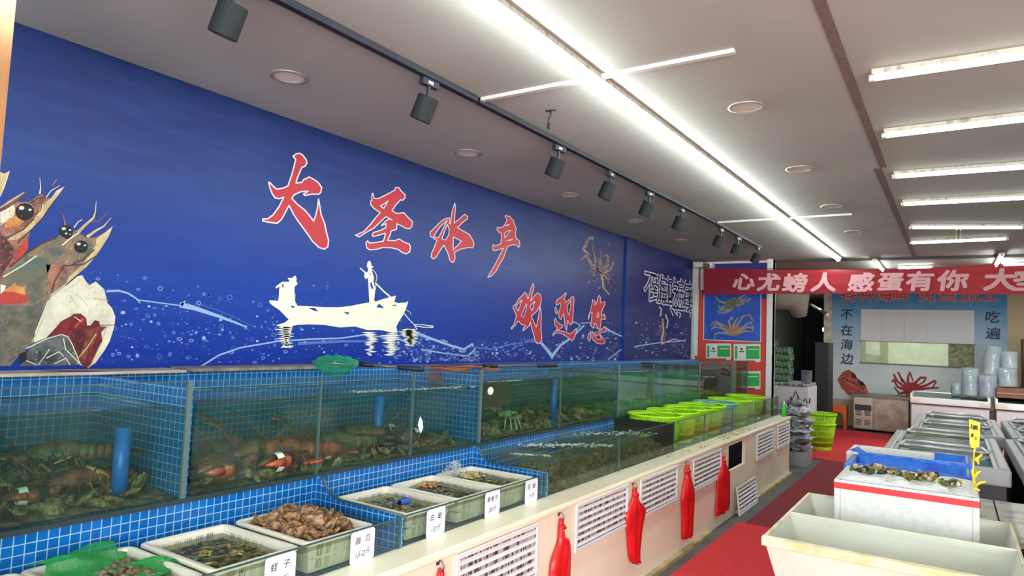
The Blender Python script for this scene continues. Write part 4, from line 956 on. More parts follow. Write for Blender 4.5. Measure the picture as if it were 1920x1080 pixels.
for y, l in cr[1:]: dup(cproto, (XCc, y, .735), rot=(0, 0, R(random.uniform(-.8, .8))), label=l)

# ------------------------------------------------------------------ shellfish
def shell_mesh(name, m, a, b, c, n=14, ribs=0, fan=False):
    """two valves meeting at a seam; a,b half length/width, c half thickness"""
    mb = MB(); K = 6
    for s in (1, -1):
        vs = []
        for i in range(K+1):
            f = i/K
            for j in range(n):
                th = 2*math.pi*j/n; ca, sa = math.cos(th), math.sin(th)
                rr_ = 1+(.05*math.cos(ribs*th) if ribs else 0)*f
                if fan: x = a*(f*ca*rr_); y = b*(f*sa*rr_); x -= a*.25*(1-f)*0
                else: x = a*f*ca*rr_; y = b*f*sa*rr_*(1-.18*ca)
                z = s*(c*(1-f**2.2)**.8+(.0016*math.cos(ribs*th)*f if ribs else 0)) if f < 1 else 0
                vs.append((x+(a*.25*(1-f) if fan else 0), y, z+.0015*s*math.sin(f*18)))
        fs = [(i*n+j, i*n+(j+1)%n, (i+1)*n+(j+1)%n, (i+1)*n+j) for i in range(K) for j in range(n)]
        if s < 0: fs = [tuple(reversed(f)) for f in fs]
        mb.add(vs, fs, 0, True)
    if fan: mb.box((-a*1.12, -b*.4, -c*.3), (-a*.8, b*.4, c*.3))
    return mb
M_scal = mat('scallop_brown', (178, 136, 94), .5, c2=(62, 46, 34), scale=60, bump=.5, bscale=120); M_scal2 = mat('scallop_pink', (196, 156, 120), .5, c2=(98, 68, 50), scale=50, bump=.5, bscale=120); M_scal3 = mat('scallop_olive', (156, 136, 84), .5, c2=(74, 62, 40), scale=60, bump=.5, bscale=120)
M_raz = mat('razor_olive', (166, 152, 84), .4, c2=(70, 66, 42), scale=50); M_raz2 = mat('razor_pale', (204, 192, 132), .4, c2=(96, 88, 58), scale=50); M_raz3 = mat('razor_dark', (84, 82, 66), .4, c2=(44, 46, 40), scale=50)
M_clam = mat('clam_pale', (212, 204, 168), .45, c2=(116, 110, 84), scale=60); M_clam2 = mat('clam_grey', (146, 140, 114), .45, c2=(70, 66, 54), scale=60); M_clam3 = mat('clam_brown', (142, 116, 82), .45, c2=(60, 46, 34), scale=60)
def pile(protos, n, cx, cy, hx, hy, z0, hill, group, label, cat, name, tilt=25, smin=.85, smax=1.15, seed=1, skip=None):
    rnd = random.Random(seed); out = []
    g = max(1, int(math.sqrt(n*hx/hy))); rows = math.ceil(n/g); k = 0
    for i in range(g):
        for j in range(rows):
            if k >= n: break
            k += 1
            u = (i+.5)/g*2-1+rnd.uniform(-.6, .6)/g; v = (j+.5)/rows*2-1+rnd.uniform(-.6, .6)/rows
            z = z0+hill*(1-.65*max(abs(u), abs(v))**3)*rnd.uniform(.75, 1.1)+rnd.uniform(0, .006)
            ms = rnd.choice(protos); o = bpy.data.objects.new(name, ms); col.objects.link(o)
            o.location = (cx+u*hx, cy+v*hy, z); o.rotation_euler = (R(rnd.uniform(-tilt, tilt)), R(rnd.uniform(-tilt, tilt)), rnd.uniform(0, 6.28)); s = rnd.uniform(smin, smax); o.scale = (s, s, s)
            tag(o, label, cat, group); out.append(o)
    return out
def proto_meshes(mbf, mats):
    r = []
    for m in mats:
        o = mbf().build('proto', m); me = o.data; bpy.data.objects.remove(o); r.append(me)
    return r
scm = proto_meshes(lambda: shell_mesh('s', None, .034, .034, .011, n=44, ribs=11, fan=True), (M_scal, M_scal, M_scal2, M_scal3))
rzm = proto_meshes(lambda: shell_mesh('s', None, .034, .0075, .006, n=12), (M_raz, M_raz2, M_raz3, M_raz))
clm = proto_meshes(lambda: shell_mesh('s', None, .016, .013, .008, n=12), (M_clam, M_clam, M_clam2))
cdm = proto_meshes(lambda: shell_mesh('s', None, .019, .014, .008, n=12), (M_clam2, M_clam3, M_clam2))
cmm = proto_meshes(lambda: shell_mesh('s', None, .015, .012, .008, n=12), (M_clam2, M_clam3, M_clam))
M_bed = mat('shell_bed', (84, 76, 60), .9, c2=(40, 38, 32), scale=60)
def bed(cx, cy, hx, hy, z0, h, lab):
    mb = MB(); n = 12; vs = []
    for i in range(n+1):
        for j in range(n+1):
            u = i/n*2-1; v = j/n*2-1; vs.append((cx+u*hx, cy+v*hy, z0+h*(1-.6*max(abs(u), abs(v))**3)))
    mb.add(vs, [(i*(n+1)+j, (i+1)*(n+1)+j, (i+1)*(n+1)+j+1, i*(n+1)+j+1) for i in range(n) for j in range(n)], 0, True)
    tag(mb.build('shell_layer', M_bed), lab, 'shellfish', kind='stuff')
zc = .800
bed(XCc, cr[3][0], .18, .125, .77, .09, 'brown scallops packed under the top of the heap in the scallop basket')
pile(scm, 86, XCc, cr[3][0], .182, .130, zc+.012, .075, 'scallops heaped in the white basket', 'brown ridged scallop in the heap of the scallop basket', 'scallop', 'scallop', tilt=55, seed=4)
bed(XCc, cr[2][0], .185, .13, .772, .042, 'lower layer of razor clams')
pile(rzm, 190, XCc, cr[2][0], .178, .126, zc+.008, .020, 'razor clams in the white basket', 'long olive razor clam lying in the razor clam basket', 'razor clam', 'razor_clam', tilt=14, seed=5)
bed(XCc, cr[4][0], .185, .13, .772, .042, 'lower layer of pale clams'); bed(XCc, cr[5][0], .185, .13, .772, .042, 'lower layer of dark clams'); bed(XCc, cr[6][0], .185, .13, .772, .042, 'lower layer of speckled clams')
pile(clm, 170, XCc, cr[4][0], .178, .126, zc+.008, .018, 'pale clams in the first of three baskets', 'small pale clam in the basket with the blue band', 'clam', 'pale_clam', seed=6)
pile(cdm, 140, XCc, cr[5][0], .178, .126, zc+.008, .018, 'dark clams in the middle basket', 'dark oval clam in the middle of the three clam baskets', 'clam', 'dark_clam', seed=7)
pile(cmm, 160, XCc, cr[6][0], .178, .126, zc+.008, .018, 'speckled clams in the furthest basket', 'speckled clam in the basket with splashing water', 'clam', 'speckled_clam', seed=8)
pile(cdm, 60, XCc+.02, cr[1][0], .16, .12, zc+.032, .02, 'clams under the green net', 'dark clam in the basket under the green net', 'clam', 'dark_clam', seed=9)
# pale scallop meat / air stone extras
pile(proto_meshes(lambda: shell_mesh('s', None, .02, .014, .007, n=10), (mat('tan_shell', (196, 150, 104), .5, c2=(160, 110, 76), scale=50),)), 9, XCc-.13, cr[5][0]+.04, .05, .05, zc+.034, .008, 'tan shells in the middle basket', 'tan shell at the back corner of the middle clam basket', 'clam', 'tan_clam', seed=10)
pile(proto_meshes(lambda: shell_mesh('s', None, .02, .014, .007, n=10), (mat('yellow_shell', (206, 192, 128), .5, c2=(170, 150, 96), scale=50),)), 16, XCc-.12, cr[6][0]+.01, .07, .07, zc+.034, .010, 'yellow shells in the furthest basket', 'yellowish shell at the back of the furthest clam basket', 'clam', 'yellow_clam', seed=12)
mb = MB(); p = un(757, 938, 'z', .85)
for k in range(26): a = R(200*k/25); mb.tube([(p.x-.018, p.y-.03+.0024*k, .832), (p.x-.006, p.y-.03+.0024*k, .856), (p.x+.012, p.y-.03+.0024*k, .856), (p.x+.022, p.y-.03+.0024*k, .832)], .0022, 4)
tag(mb.build('blue_band', mat('band_blue', (44, 84, 190), .4)), 'small ribbed blue band lying among the pale clams', 'band')
# splash at the furthest basket
mb = MB(); rnd = random.Random(2); c = un(868, 872, 'z', .93); c = Vector((-2.36, 3.1, .86))
for _ in range(900):
    a = rnd.uniform(0, 6.28); r_ = abs(rnd.gauss(0, .07)); h = .10*math.exp(-(r_/.08)**2)*rnd.random()
    mb.ellip((c.x+r_*math.cos(a)*.8, c.y+r_*math.sin(a)*1.3, c.z-.03+h), (.0032*rnd.uniform(.3,1.2),)*3, n=5, m=3)
tag(mb.build('water_splash', M_fo), 'white water splash at the back of the furthest clam basket', 'water', kind='stuff')

# price cards on the low glass
cards = [(526,1077,'蛏子','1  /斤','razor clam price card, the lowest one on the glass',.215,.16), (680,1016,'扇贝','15/2斤','scallop price card below the scallop basket',.15,.15), (817,977,'白蛤','13/斤','price card below the first of the three clam baskets',.145,.14),
         (923,945,'黄蚬子','20/斤','price card below the middle clam basket',.145,.14), (996,922,'花蛤','7 /斤','price card nearest the tiled divider',.145,.13)]
M_card = mat('card_white', (232, 232, 246), .4)
for px, py, a, b, l, w_, h_ in cards:
    x = XG+.0035; p = un(px, py, 'x', x); hw, hh = .064, .062
    if px == 526: p.z = .80; p.y = un(526, 1060, 'x', x).y
    p.z = .802
    t = thing('price_card', l, 'price card', (x, p.y, p.z-hh), 'white handwritten price cards')
    pts = []
    for cx, cy, a0 in ((hw-.014, hh-.014, 0), (-hw+.014, hh-.014, 90), (-hw+.014, -hh+.014, 180), (hw-.014, -hh+.014, 270)):
        for k in range(5): q = R(a0+90*k/4); pts.append((cx+.014*math.cos(q), cy+.014*math.sin(q)))
    mb = MB(); mb.prism(pts, lambda u, v, w: Vector((x+w, p.y+u, p.z+v)), .002); mb.build('card', M_card, t)
    mb = MB(); n = len(a); sz = .030 if n == 2 else .026
    for i, ch_ in enumerate(a): text_into(mb, ch_, (x+.0026, p.y+(-.028+.052*i if n == 2 else -.036+.034*i), p.z+.026), (0,1,.0), (0,-.06,1), sz, bold=.008, center=True, shear=.2, depth=0)
    text_into(mb, b, (x+.0026, p.y+.002, p.z-.026), (0,1,.04), (0,-.05,1), .030, bold=.004, center=True, shear=.35, depth=0)
    mb.build('handwriting', M_ink, t)

# ------------------------------------------------------------------ lobsters and crabs
M_lob = [mat('lobster_brown', (120, 74, 46), .35, c2=(30, 24, 16), scale=26, bump=.5, bscale=60, lo_=.42, hi_=.6), mat('lobster_rust', (156, 74, 46), .35, c2=(44, 24, 16), scale=24, bump=.5, bscale=60), mat('lobster_olive', (112, 98, 58), .4, c2=(34, 32, 22), scale=26, bump=.8, bscale=70)]
M_crab = [mat('crab_brown', (150, 122, 76), .5, c2=(62, 50, 32), scale=40, bump=.6, bscale=90), mat('crab_orange', (222, 158, 72), .5, c2=(130, 82, 42), scale=40, bump=.6, bscale=90), mat('crab_olive', (134, 130, 76), .5, c2=(58, 56, 36), scale=40, bump=.6, bscale=90)]
M_crab_p = mat('crab_pale', (196, 196, 166), .5, c2=(128, 130, 100), scale=40)
def lobster(label, loc, m, scale=1, rz=0, band=None, rx=0, group='live lobsters in the wide upper tank'):
    t = thing('lobster', label, 'lobster', loc, group, rz); t.scale = (scale,)*3; t.rotation_euler = (rx, 0, rz)
    t.scale = (scale, scale*1.12, scale*1.35)
    mb = MB(); prof = [(-.010,.004),(.0,.012),(.02,.022),(.05,.030),(.09,.034),(.125,.030),(.13,.026)]
    def body(prof, lift=.035, zs=.9):
        n = 12; vs = []
        for x, r in prof:
            for j in range(n): a = 2*math.pi*j/n; vs.append((x, r*math.cos(a), lift+r*zs*math.sin(a)))
        mb.add(vs, [(i*n+j, (i+1)*n+j, (i+1)*n+(j+1)%n, i*n+(j+1)%n) for i in range(len(prof)-1) for j in range(n)], 0, True)
    body(prof)
    seg = []
    for k in range(6):
        r = .029-.0022*k; x = .13+.022*k; seg += [(x, r*.88), (x+.006, r), (x+.018, r*1.02), (x+.022, r*.86)]
    body(seg, .034, .75)
    mb.tube([(-.01, 0, .045), (-.035, 0, .052)], [.006, .001], 6); mb.build('body', m, t, local=True)
    f = MB()
    for a in (-50, -25, 0, 25, 50):
        c_, s_ = math.cos(R(a)), math.sin(R(a)); f.ellip((.262+.026*c_, .026*s_, .026), (.026, .011, .004), Matrix.Rotation(R(a), 3, 'Z'), n=8, m=5)
    f.build('tail_fan', m, t, local=True)
    for s in (-1, 1):
        c_ = MB(); c_.tube([(.02, s*.022, .03), (-.01, s*.05, .035), (-.04, s*.055, .03)], [.008, .010, .012], 8); 
        c_.ellip((-.075, s*.05, .03), (.042, .024, .016), Matrix.Rotation(R(-s*8), 3, 'Z'), n=10, m=8); c_.tube([(-.10, s*.042, .032), (-.13, s*.036, .032), (-.15, s*.03, .03)], [.015, .010, .002], 8); c_.tube([(-.10, s*.064, .032), (-.128, s*.062, .032), (-.148, s*.045, .03)], [.010, .007, .002], 8)
        cl = c_.build('claw', m, t, local=True)
        if band: b_ = MB(); b_.tube([(-.096, s*.05, .031), (-.118, s*.047, .031)], [.0195, .018], 12, cap=False); b_.build('claw_band', band, cl, local=True)
        a_ = MB(); a_.tube([(-.012, s*.008, .045), (-.06, s*.03, .08), (-.10, s*.05, .11), (-.16, s*.06, .12)], [.003, .002, .0015, .0008], 5); a_.build('antenna', m, t, local=True)
        for k in range(4):
            l_ = MB(); x = .03+.024*k; l_.tube([(x, s*.024, .026), (x+.01*(k-1), s*.05, .034), (x+.02*(k-1), s*.062, .004)], [.005, .004, .002], 5); l_.build('leg', m, t, local=True)
    return t
M_bw = mat('band_white', (206, 214, 208), .5); M_by = mat('band_yellow', (232, 226, 96), .5)
zf = ZU+.004
lb = [(-2.55, 1.86, 1.7, 100, 0, None, 'lobster against the glass just right of the thick tank corner'), (-2.58, 1.96, 1.75, 75, 1, None, 'rusty lobster lying along the glass, second from the tank corner'),
      (-2.56, 2.12, 1.7, 110, 1, M_bw, 'rusty lobster with a white band on its claw by the black seam'), (-2.6, 2.33, 1.6, 80, 2, None, 'dark olive lobster just behind the black glass seam'),
      (-2.60, 2.50, 1.5, 95, 0, M_by, 'lobster wearing a yellow band, middle of the wide tank'), (-2.60, 2.78, 1.85, 265, 0, M_bw, 'large dark lobster beneath the blue pipe'),
      (-2.80, 1.85, 1.4, 40, 2, None, 'olive lobster at the back near the thick tank corner'), (-2.8, 2.45, 1.5, 130, 0, None, 'brown lobster at the back of the wide tank'), (-2.82, 2.1, 1.5, 10, 1, None, 'rusty lobster at the back left of the wide tank'),
      (-2.62, 2.02, 1.5, 250, 0, None, 'brown lobster wedged between the two rusty ones'), (-2.66, 2.08, 1.5, 290, 2, None, 'olive lobster facing left behind the first lobster'), (-2.66, 2.64, 1.5, 60, 1, None, 'rusty lobster behind the yellow-banded one')]
for x, y, s_, a, mi, bd_, l in lb: lobster(l, (x-.085, y, zf+.006), M_lob[mi], s_, R(a), bd_)
lobster('lobster climbing the glass at the right end of the leftmost tank', (-2.78, 1.12, ZU+.12), M_lob[0], 1.25, R(75), M_bw, R(0), group='live lobsters in the leftmost tank')
lobster('reddish lobster on its side low in the corner of the leftmost tank', (-2.66, 1.16, zf+.03), M_lob[1], 1.15, R(95), M_bw, 0, group='live lobsters in the leftmost tank')
def crab(label, loc, m, scale, rz, group, full=True, tilt=0):
    t = thing('crab', label, 'crab', loc, group, rz); t.scale = (scale,)*3; t.rotation_euler = (tilt, 0, rz)
    mb = MB(); n = 16; vs = []
    mb.ellip((0, 0, .03), (.042, .055, .020), n=14, m=8, jit=.25)
    for k in range(7): a = R(-60+20*k); mb.tube([(.036*math.cos(a), .05*math.sin(a), .032), (.05*math.cos(a), .064*math.sin(a), .036)], [.004, .001], 4)
    mb.build('shell', m, t, local=True)
    for s in (-1, 1):
        c_ = MB(); c_.tube([(.03, s*.03, .028), (.06, s*.055, .03), (.075, s*.04, .03)], [.008, .009, .012], 7); c_.ellip((.085, s*.03, .03), (.018, .011, .010), n=8, m=6); c_.tube([(.095, s*.034, .032), (.115, s*.022, .03)], [.006, .001], 5); c_.tube([(.095, s*.024, .03), (.112, s*.016, .03)], [.005, .001], 5); c_.build('claw', m, t, local=True)
        for k in range(4):
            l_ = MB(); a = R(70+18*k); ca, sa = math.cos(a), math.sin(a)*s
            l_.tube([(.04*ca, .05*sa, .028), (.085*ca-.005, .10*sa, .05), (.11*ca-.01, .14*sa, .012), (.12*ca-.012, .15*sa, .0)], [.006, .006, .004, .001], 6); l_.build('leg', m, t, local=True)
    return t
cps = []
def crabs(n, y0, y1, x0, x1, hz, mats, group, label, seed, smin=.9, smax=1.5, z=ZU+.002):
    rnd = random.Random(seed); ps = [crab(label, (0,0,0), m, 1, 0, group) for m in mats]; used = [0]*len(ps)
    for i in range(n):
        k = rnd.randrange(len(ps)); x = rnd.uniform(x0, x1); y = y0+(y1-y0)*(i+rnd.random())/n; zz = z+rnd.random()*hz
        rot = (R(rnd.uniform(-35, 35)), R(rnd.uniform(-35, 35)), rnd.uniform(0, 6.28)); s_ = rnd.uniform(smin, smax)
        if not used[k]: o = ps[k]; o.location = (x, y, zz); o.rotation_euler = rot; o.scale = (s_,)*3; used[k] = 1
        else: dup(ps[k], (x, y, zz), rot=rot, scale=s_)
    for k, p_ in enumerate(ps):
        if not used[k]: p_.location = (x0, y0, z)
crabs(38, .5, 1.30, -2.94, -2.70, .09, M_crab, 'crabs in the leftmost tank', 'spiny brown or orange crab in the pile of the leftmost tank', 21, .9, 1.35)
crabs(20, 1.95, 2.85, -2.74, -2.66, .0, M_crab[:1], 'small crabs under the lobsters', 'brown crab squeezed under the lobsters of the wide tank', 33, .5, .7)
crabs(12, 2.9, 3.28, -2.9, -2.66, .03, M_crab[:1]+M_crab[2:], 'crabs at the right end of the lobster tank', 'brown crab at the right end of the lobster tank', 22, .7, 1.0)
crabs(22, 3.72, 4.5, -2.95, -2.68, .05, M_crab, 'crabs in the left half of the third tank', 'brown crab in the left half of the third upper tank', 23, .8, 1.1)
crab('pale long-legged crab sitting on top of the heap in the third tank', (-2.68, 4.05, ZU+.075), M_crab_p, 1.25, R(70), None, tilt=R(15))
crabs(20, 4.6, 5.40, -2.95, -2.68, .05, M_crab, 'crabs in the right half of the third tank', 'olive or brown crab in the right half of the third upper tank', 24, .8, 1.1)
crabs(18, 5.75, 7.65, -2.9, -2.68, .03, M_crab[1:], 'crabs in the clear green tank', 'crab on the floor of the clear green tank behind the lime baskets', 25, .8, 1.1)
crabs(12, 8.05, 9.8, -2.9, -2.68, .03, M_crab[1:], 'crabs in the furthest upper tank', 'crab on the floor of the furthest, brownish upper tank', 26, .8, 1.1)
crabs(24, 3.56, 4.36, -2.25, -2.06, .09, M_crab[::2], 'crabs in the first half of the dark bubbling tank', 'olive crab in the near half of the dark bubbling lower tank', 27, .7, .95, z=.735)
crabs(22, 4.5, 5.42, -2.25, -2.06, .09, M_crab[::2], 'crabs in the second half of the dark bubbling tank', 'brown crab in the far half of the dark bubbling lower tank', 28, .7, .95, z=.735)
# gravel / shell litter covering the floors of the tanks
M_lit = mat('tank_litter', (160, 130, 84), .8, c2=(60, 50, 32), scale=26, bump=1, bscale=80)
def litter(x0, x1, y0, y1, z0, h, lab, seed):
    mb = MB(); nx, ny = 8, int((y1-y0)/.035); vs = []
    for i in range(nx+1):
        for j in range(ny+1):
            X_ = x0+(x1-x0)*i/nx; Y_ = y0+(y1-y0)*j/ny; q = noise.fractal(Vector((X_*9, Y_*9, seed)), 1, 2, 4); vs.append((X_, Y_, z0+max(.003, h*(.6+.6*q)*(1.2-.9*i/nx))))
    mb.add(vs, [(i*(ny+1)+j, (i+1)*(ny+1)+j, (i+1)*(ny+1)+j+1, i*(ny+1)+j+1) for i in range(nx) for j in range(ny)], 0, False)
    tag(mb.build('shell_litter', M_lit), lab, 'litter', kind='stuff')
for i, (a, b, l) in enumerate(((-.2, 1.53, 'leftmost tank'), (1.6, 3.46, 'lobster tank'), (3.55, 5.55, 'third tank'), (5.62, 7.82, 'clear green tank'), (7.9, 10.0, 'furthest tank'))):
    litter(XB+.01, XR-.022, a, b, ZU+.001, (.045, .018, .03, .02, .015)[i], 'brown shell litter on the floor of the '+l, i)
litter(XR+.02, XG-.02, 3.47, 5.48, .726, .07, 'brown shell litter on the floor of the dark bubbling lower tank', 9)

def shells_along(n, y0, y1, xa, xb, z, hz, group, label, seed, protos=None, s0=.8, s1=1.3):
    rnd = random.Random(seed)
    for i in range(n):
        o = bpy.data.objects.new('shell', rnd.choice(protos or scm)); col.objects.link(o); u = rnd.random()
        o.location = (xa+(xb-xa)*u, y0+(y1-y0)*(i+rnd.random())/n, z+hz*(1-.6*u)*rnd.random()); o.rotation_euler = (R(rnd.uniform(-60, 60)), R(rnd.uniform(-60, 60)), rnd.uniform(0, 6.28)); s_ = rnd.uniform(s0, s1); o.scale = (s_,)*3
        tag(o, label, 'shell', group)
shells_along(70, 3.52, 4.38, -2.20, -2.0, .75, .13, 'shells in the near half of the dark bubbling tank', 'brown shell behind the glass in the near half of the dark bubbling tank', 41)
shells_along(60, 4.48, 5.44, -2.20, -2.0, .75, .12, 'shells in the far half of the dark bubbling tank', 'brown shell behind the glass in the far half of the dark bubbling tank', 42)
shells_along(60, .4, 1.48, -2.72, -2.54, ZU+.02, .06, 'shells on the floor of the leftmost tank', 'brown shell on the floor of the leftmost tank', 43)
shells_along(50, 1.66, 3.42, -2.70, -2.54, ZU+.018, .03, 'shells on the floor of the lobster tank', 'brown shell on the floor of the lobster tank', 44)
shells_along(58, 3.58, 5.5, -2.72, -2.54, ZU+.02, .05, 'shells on the floor of the third tank', 'brown shell on the floor of the third upper tank', 45)
# ------------------------------------------------------------------ nets
M_gnet = mat('net_green', (24, 150, 110), .6); M_gnet2 = mat('net_bright_green', (36, 158, 76), .6); M_onet = mat('net_rust', (176, 96, 62), .6)
def net_sheet(mb, f, nu, nv, r=.0012, diag=True):
    P_ = [[Vector(f(i/nu, j/nv)) for j in range(nv+1)] for i in range(nu+1)]
    for i in range(nu):
        for j in range(nv):
            if diag:
                for a, b in ((P_[i][j], P_[i+1][j+1]), (P_[i+1][j], P_[i][j+1])): mb.tube([a, b], r, 3, cap=False)
            else:
                mb.tube([P_[i][j], P_[i+1][j]], r, 3, cap=False); mb.tube([P_[i][j], P_[i][j+1]], r, 3, cap=False)
# landing net on the lobster tank
a = un(795, 693, 'x', XR+.0); b = un(690, 684, 'x', -2.75); tip = un(592, 677, 'x', -3.0)
t = thing('landing_net', 'green landing net with grey pole and black grip lying across the lobster tank', 'net', (b.x, b.y, b.z))
a.z = max(a.z, 1.43); b.z = max(b.z, 1.45); tip.z = 1.455
d = (b-a).normalized()
mb = MB(); mb.tube([a+d*.14, b], .009, 12); mb.build('pole', mat('pole_grey', (92, 90, 90), .35, .4), t)
mb = MB(); mb.tube([a, a+d*.01, a+d*.14, a+d*.15], [.009, .013, .013, .010], 12); mb.build('grip', M_black, t)
mb = MB(); mb.tube([b-d*.03, b+d*.05], .012, 12); mb.build('collar', M_black, t)
side = Vector((-d.y, d.x, 0)).normalized(); L = (tip-b).length; hoop = []
for k in range(21):
    q = k/20*2*math.pi; hoop.append(b+d*(.05+(L-.05)*(1-math.cos(q))/2)+side*(.13*math.sin(q)))
mb = MB(); mb.tube(hoop, .003, 6, cap=False); mb.build('hoop', mat('hoop_olive', (130, 140, 90), .4, .5), t)
def bagf(u, v):
    q = u*math.pi; s_ = (v-.5)*2; p_ = b+d*(.05+(L-.05)*(1-math.cos(q))/2)+side*(.14*math.sin(q)*s_); p_.z += .035*math.sin(q)*(1-s_*s_)+.006*math.sin(u*40)*math.sin(q); 
    if s_ > 0: p_.z -= .05*s_*s_*math.sin(q)
    return p_
mb = MB(); net_sheet(mb, bagf, 30, 20, .0014); mb.build('netting', M_gnet, t)
mb = MB(); net_sheet(mb, lambda u, v: b+d*(.08+.24*u)+side*(-.10*math.sin(u*3.1)*v*1.0)+Vector((0,0,-.10*v*math.sin(u*3.1)-.005)), 22, 12, .0014); mb.build('netting_fold', M_gnet, t)
# rust net and its pole on the third tank
a = un(1043, 683, 'x', XR+.002); b = un(925, 683, 'x', -2.60); a.z = 1.437; b.z = 1.437; d = (b-a).normalized()
t = thing('landing_net', 'rust-brown landing net with grey pole resting on the third tank', 'net', (b.x, b.y, b.z))
mb = MB(); mb.tube([a+d*.2, b], .009, 12); mb.build('pole', mat('pole_grey', (92, 90, 90)), t)
mb = MB(); mb.tube([a, a+d*.21], .0125, 12); mb.build('grip', M_black, t); mb = MB(); mb.tube([b-d*.03, b+d*.09], .014, 12); mb.build('collar', M_black, t)
side = Vector((-d.y, d.x, 0)).normalized()
mb = MB(); net_sheet(mb, lambda u, v: b+d*(.08+.42*u)+side*((v-.5)*.30)+Vector((0, 0, .012*math.sin(u*9)*math.sin(v*5)-.01)), 34, 24, .0016)
net_sheet(mb, lambda u, v: b+d*(.08+.36*u)+side*(-.15+.02*math.sin(v*9))+Vector((.0, 0, -.10*v-.01)), 30, 8, .0016); mb.build('netting', M_onet, t)
mb = MB(); mb.tube([b+d*(.08+.21*(1-math.cos(q)))+side*(.15*math.sin(q)) for q in [k/10*math.pi for k in range(21)]], .003, 6, cap=False); mb.build('hoop', mat('hoop_dark', (60, 50, 44), .5), t)
# rust mesh hanging in the water of the third tank
mb = MB(); net_sheet(mb, lambda u, v: Vector((-2.62, 3.62+.42*u, 1.33-.17*v)), 34, 16, .0018); mb.box((-2.628, 3.62, 1.16), (-2.625, 4.04, 1.33))
tag(mb.build('submerged_net', mat('net_murky_brown', (112, 78, 40), .8)), 'brown net bag hanging in the water of the third tank', 'net')
# green net over the near basket
cy = cr[1][0]
def gn(u, v):
    x = XCc-.22+.36*u+.03*math.sin(v*6); y = cy-.15+(.31-.05*math.sin(u*7))*v+.02*math.sin(u*9); h = .872+.022*math.sin(u*5+v*3)+.012*math.sin(u*13)*math.sin(v*9)-.05*max(0, u-.72)*3
    if v > .9: h -= .02
    return (x, y, h)
mb = MB(); net_sheet(mb, gn, 46, 42, .0011)
tag(mb.build('green_netting', M_gnet2), 'bright green netting heaped over the basket at the lower left', 'net')

# ------------------------------------------------------------------ lime round baskets
M_lime = mat('lime_plastic', (170, 232, 20), .45); M_limed = mat('lime_deep', (122, 206, 30), .5); M_aqua = mat('aqua_plastic', (120, 190, 160), .45)
def basket_proto(label, loc, m, group, name='round_basket'):
    t = thing(name, label, 'basket', loc, group)
    H_ = .275; r0, r1 = .180, .228
    mb = MB(); mb.lathe([(r1-.005, H_-.012), (r1+.014, H_-.012), (r1+.018, H_), (r1+.008, H_+.006), (r1-.006, H_)], 40); mb.build('rim', m, t, local=True)
    mb = MB()
    for z0, z1 in ((0, .035), (.075, .095), (.135, .155), (.195, .215), (.25, H_-.01)):
        ra = r0+(r1-r0)*z0/H_; rb = r0+(r1-r0)*z1/H_; mb.lathe([(ra, z0), (rb, z1), (rb-.005, z1), (ra-.005, z0), (ra, z0)], 40)
    for k in range(64):
        a = 2*math.pi*k/64; c_, s_ = math.cos(a), math.sin(a); mb.tube([(r0*c_*.99, r0*s_*.99, .02), (r1*c_*.985, r1*s_*.985, H_-.02)], .0068, 4)
    mb.lathe([(0, .002), (r0, .002)], 40); mb.build('slatted_wall', m, t, local=True)
    return t
gbs = [((1195,783),(1289,788),'lime basket nearest the black divider'), ((1220,772),(1322,777),'second lime basket from the black divider'), ((1256,766),(1366,771),'third lime basket from the black divider'), ((1292,760),(1388,764),'fourth lime basket from the black divider'),
       ((1323,755),(1400,760),'pale aqua basket standing between the lime ones'), ((1343,750),(1432,754),'lime basket just past the aqua one'), ((1373,745),(1462,748),'furthest lime basket at the end of the lower tanks')]
gp = None; ys = [5.78, 6.22, 6.66, 7.10, 7.56, 8.12, 8.85]
for i, (a, b, l) in enumerate(gbs):
    loc = (-2.215, ys[i], .73); m = M_aqua if i == 4 else M_lime
    if i == 4: basket_proto(l, loc, m, 'round baskets in the lower tanks')
    elif gp is None: gp = basket_proto(l, loc, m, 'round baskets in the lower tanks')
    else: dup(gp, loc, label=l)
# broken shells lying on the lip
mb = MB(); rnd = random.Random(8)
for y0, n in ((7.0, 46), (5.7, 10), (7.6, 20)):
    for _ in range(n): y = y0+rnd.gauss(0, .28); mb.ellip((rnd.uniform(XG+.02, XC-.03), y, ZT+.004), (rnd.uniform(.006, .018), rnd.uniform(.006, .02), .005), Matrix.Rotation(rnd.random()*3, 3, 'Z'), n=6, m=4)
tag(mb.build('shell_crumbs', mat('crumb_pink', (206, 182, 160), .7, c2=(160, 120, 96), scale=40)), 'pinkish shell crumbs scattered on the counter lip by the lime baskets', 'shell crumbs', kind='stuff')
# green bottle at the counter end
p = un(1477, 768, 'x', -1.86)
t = thing('bottle', 'green bottle with pointed cap at the far end of the counter lip', 'bottle', (-1.86, 9.40, ZT)); M_gb = mat('bottle_green', (60, 190, 60), .4)
mb = MB(); mb.lathe([(0, 0), (.032, 0), (.033, .13), (.028, .15), (.012, .16)], 18); mb.build('bottle_body', M_gb, t, local=True)
mb = MB(); mb.lathe([(.014, .158), (.012, .18), (.003, .205), (0, .205)], 12); mb.build('cap', M_white, t, local=True)
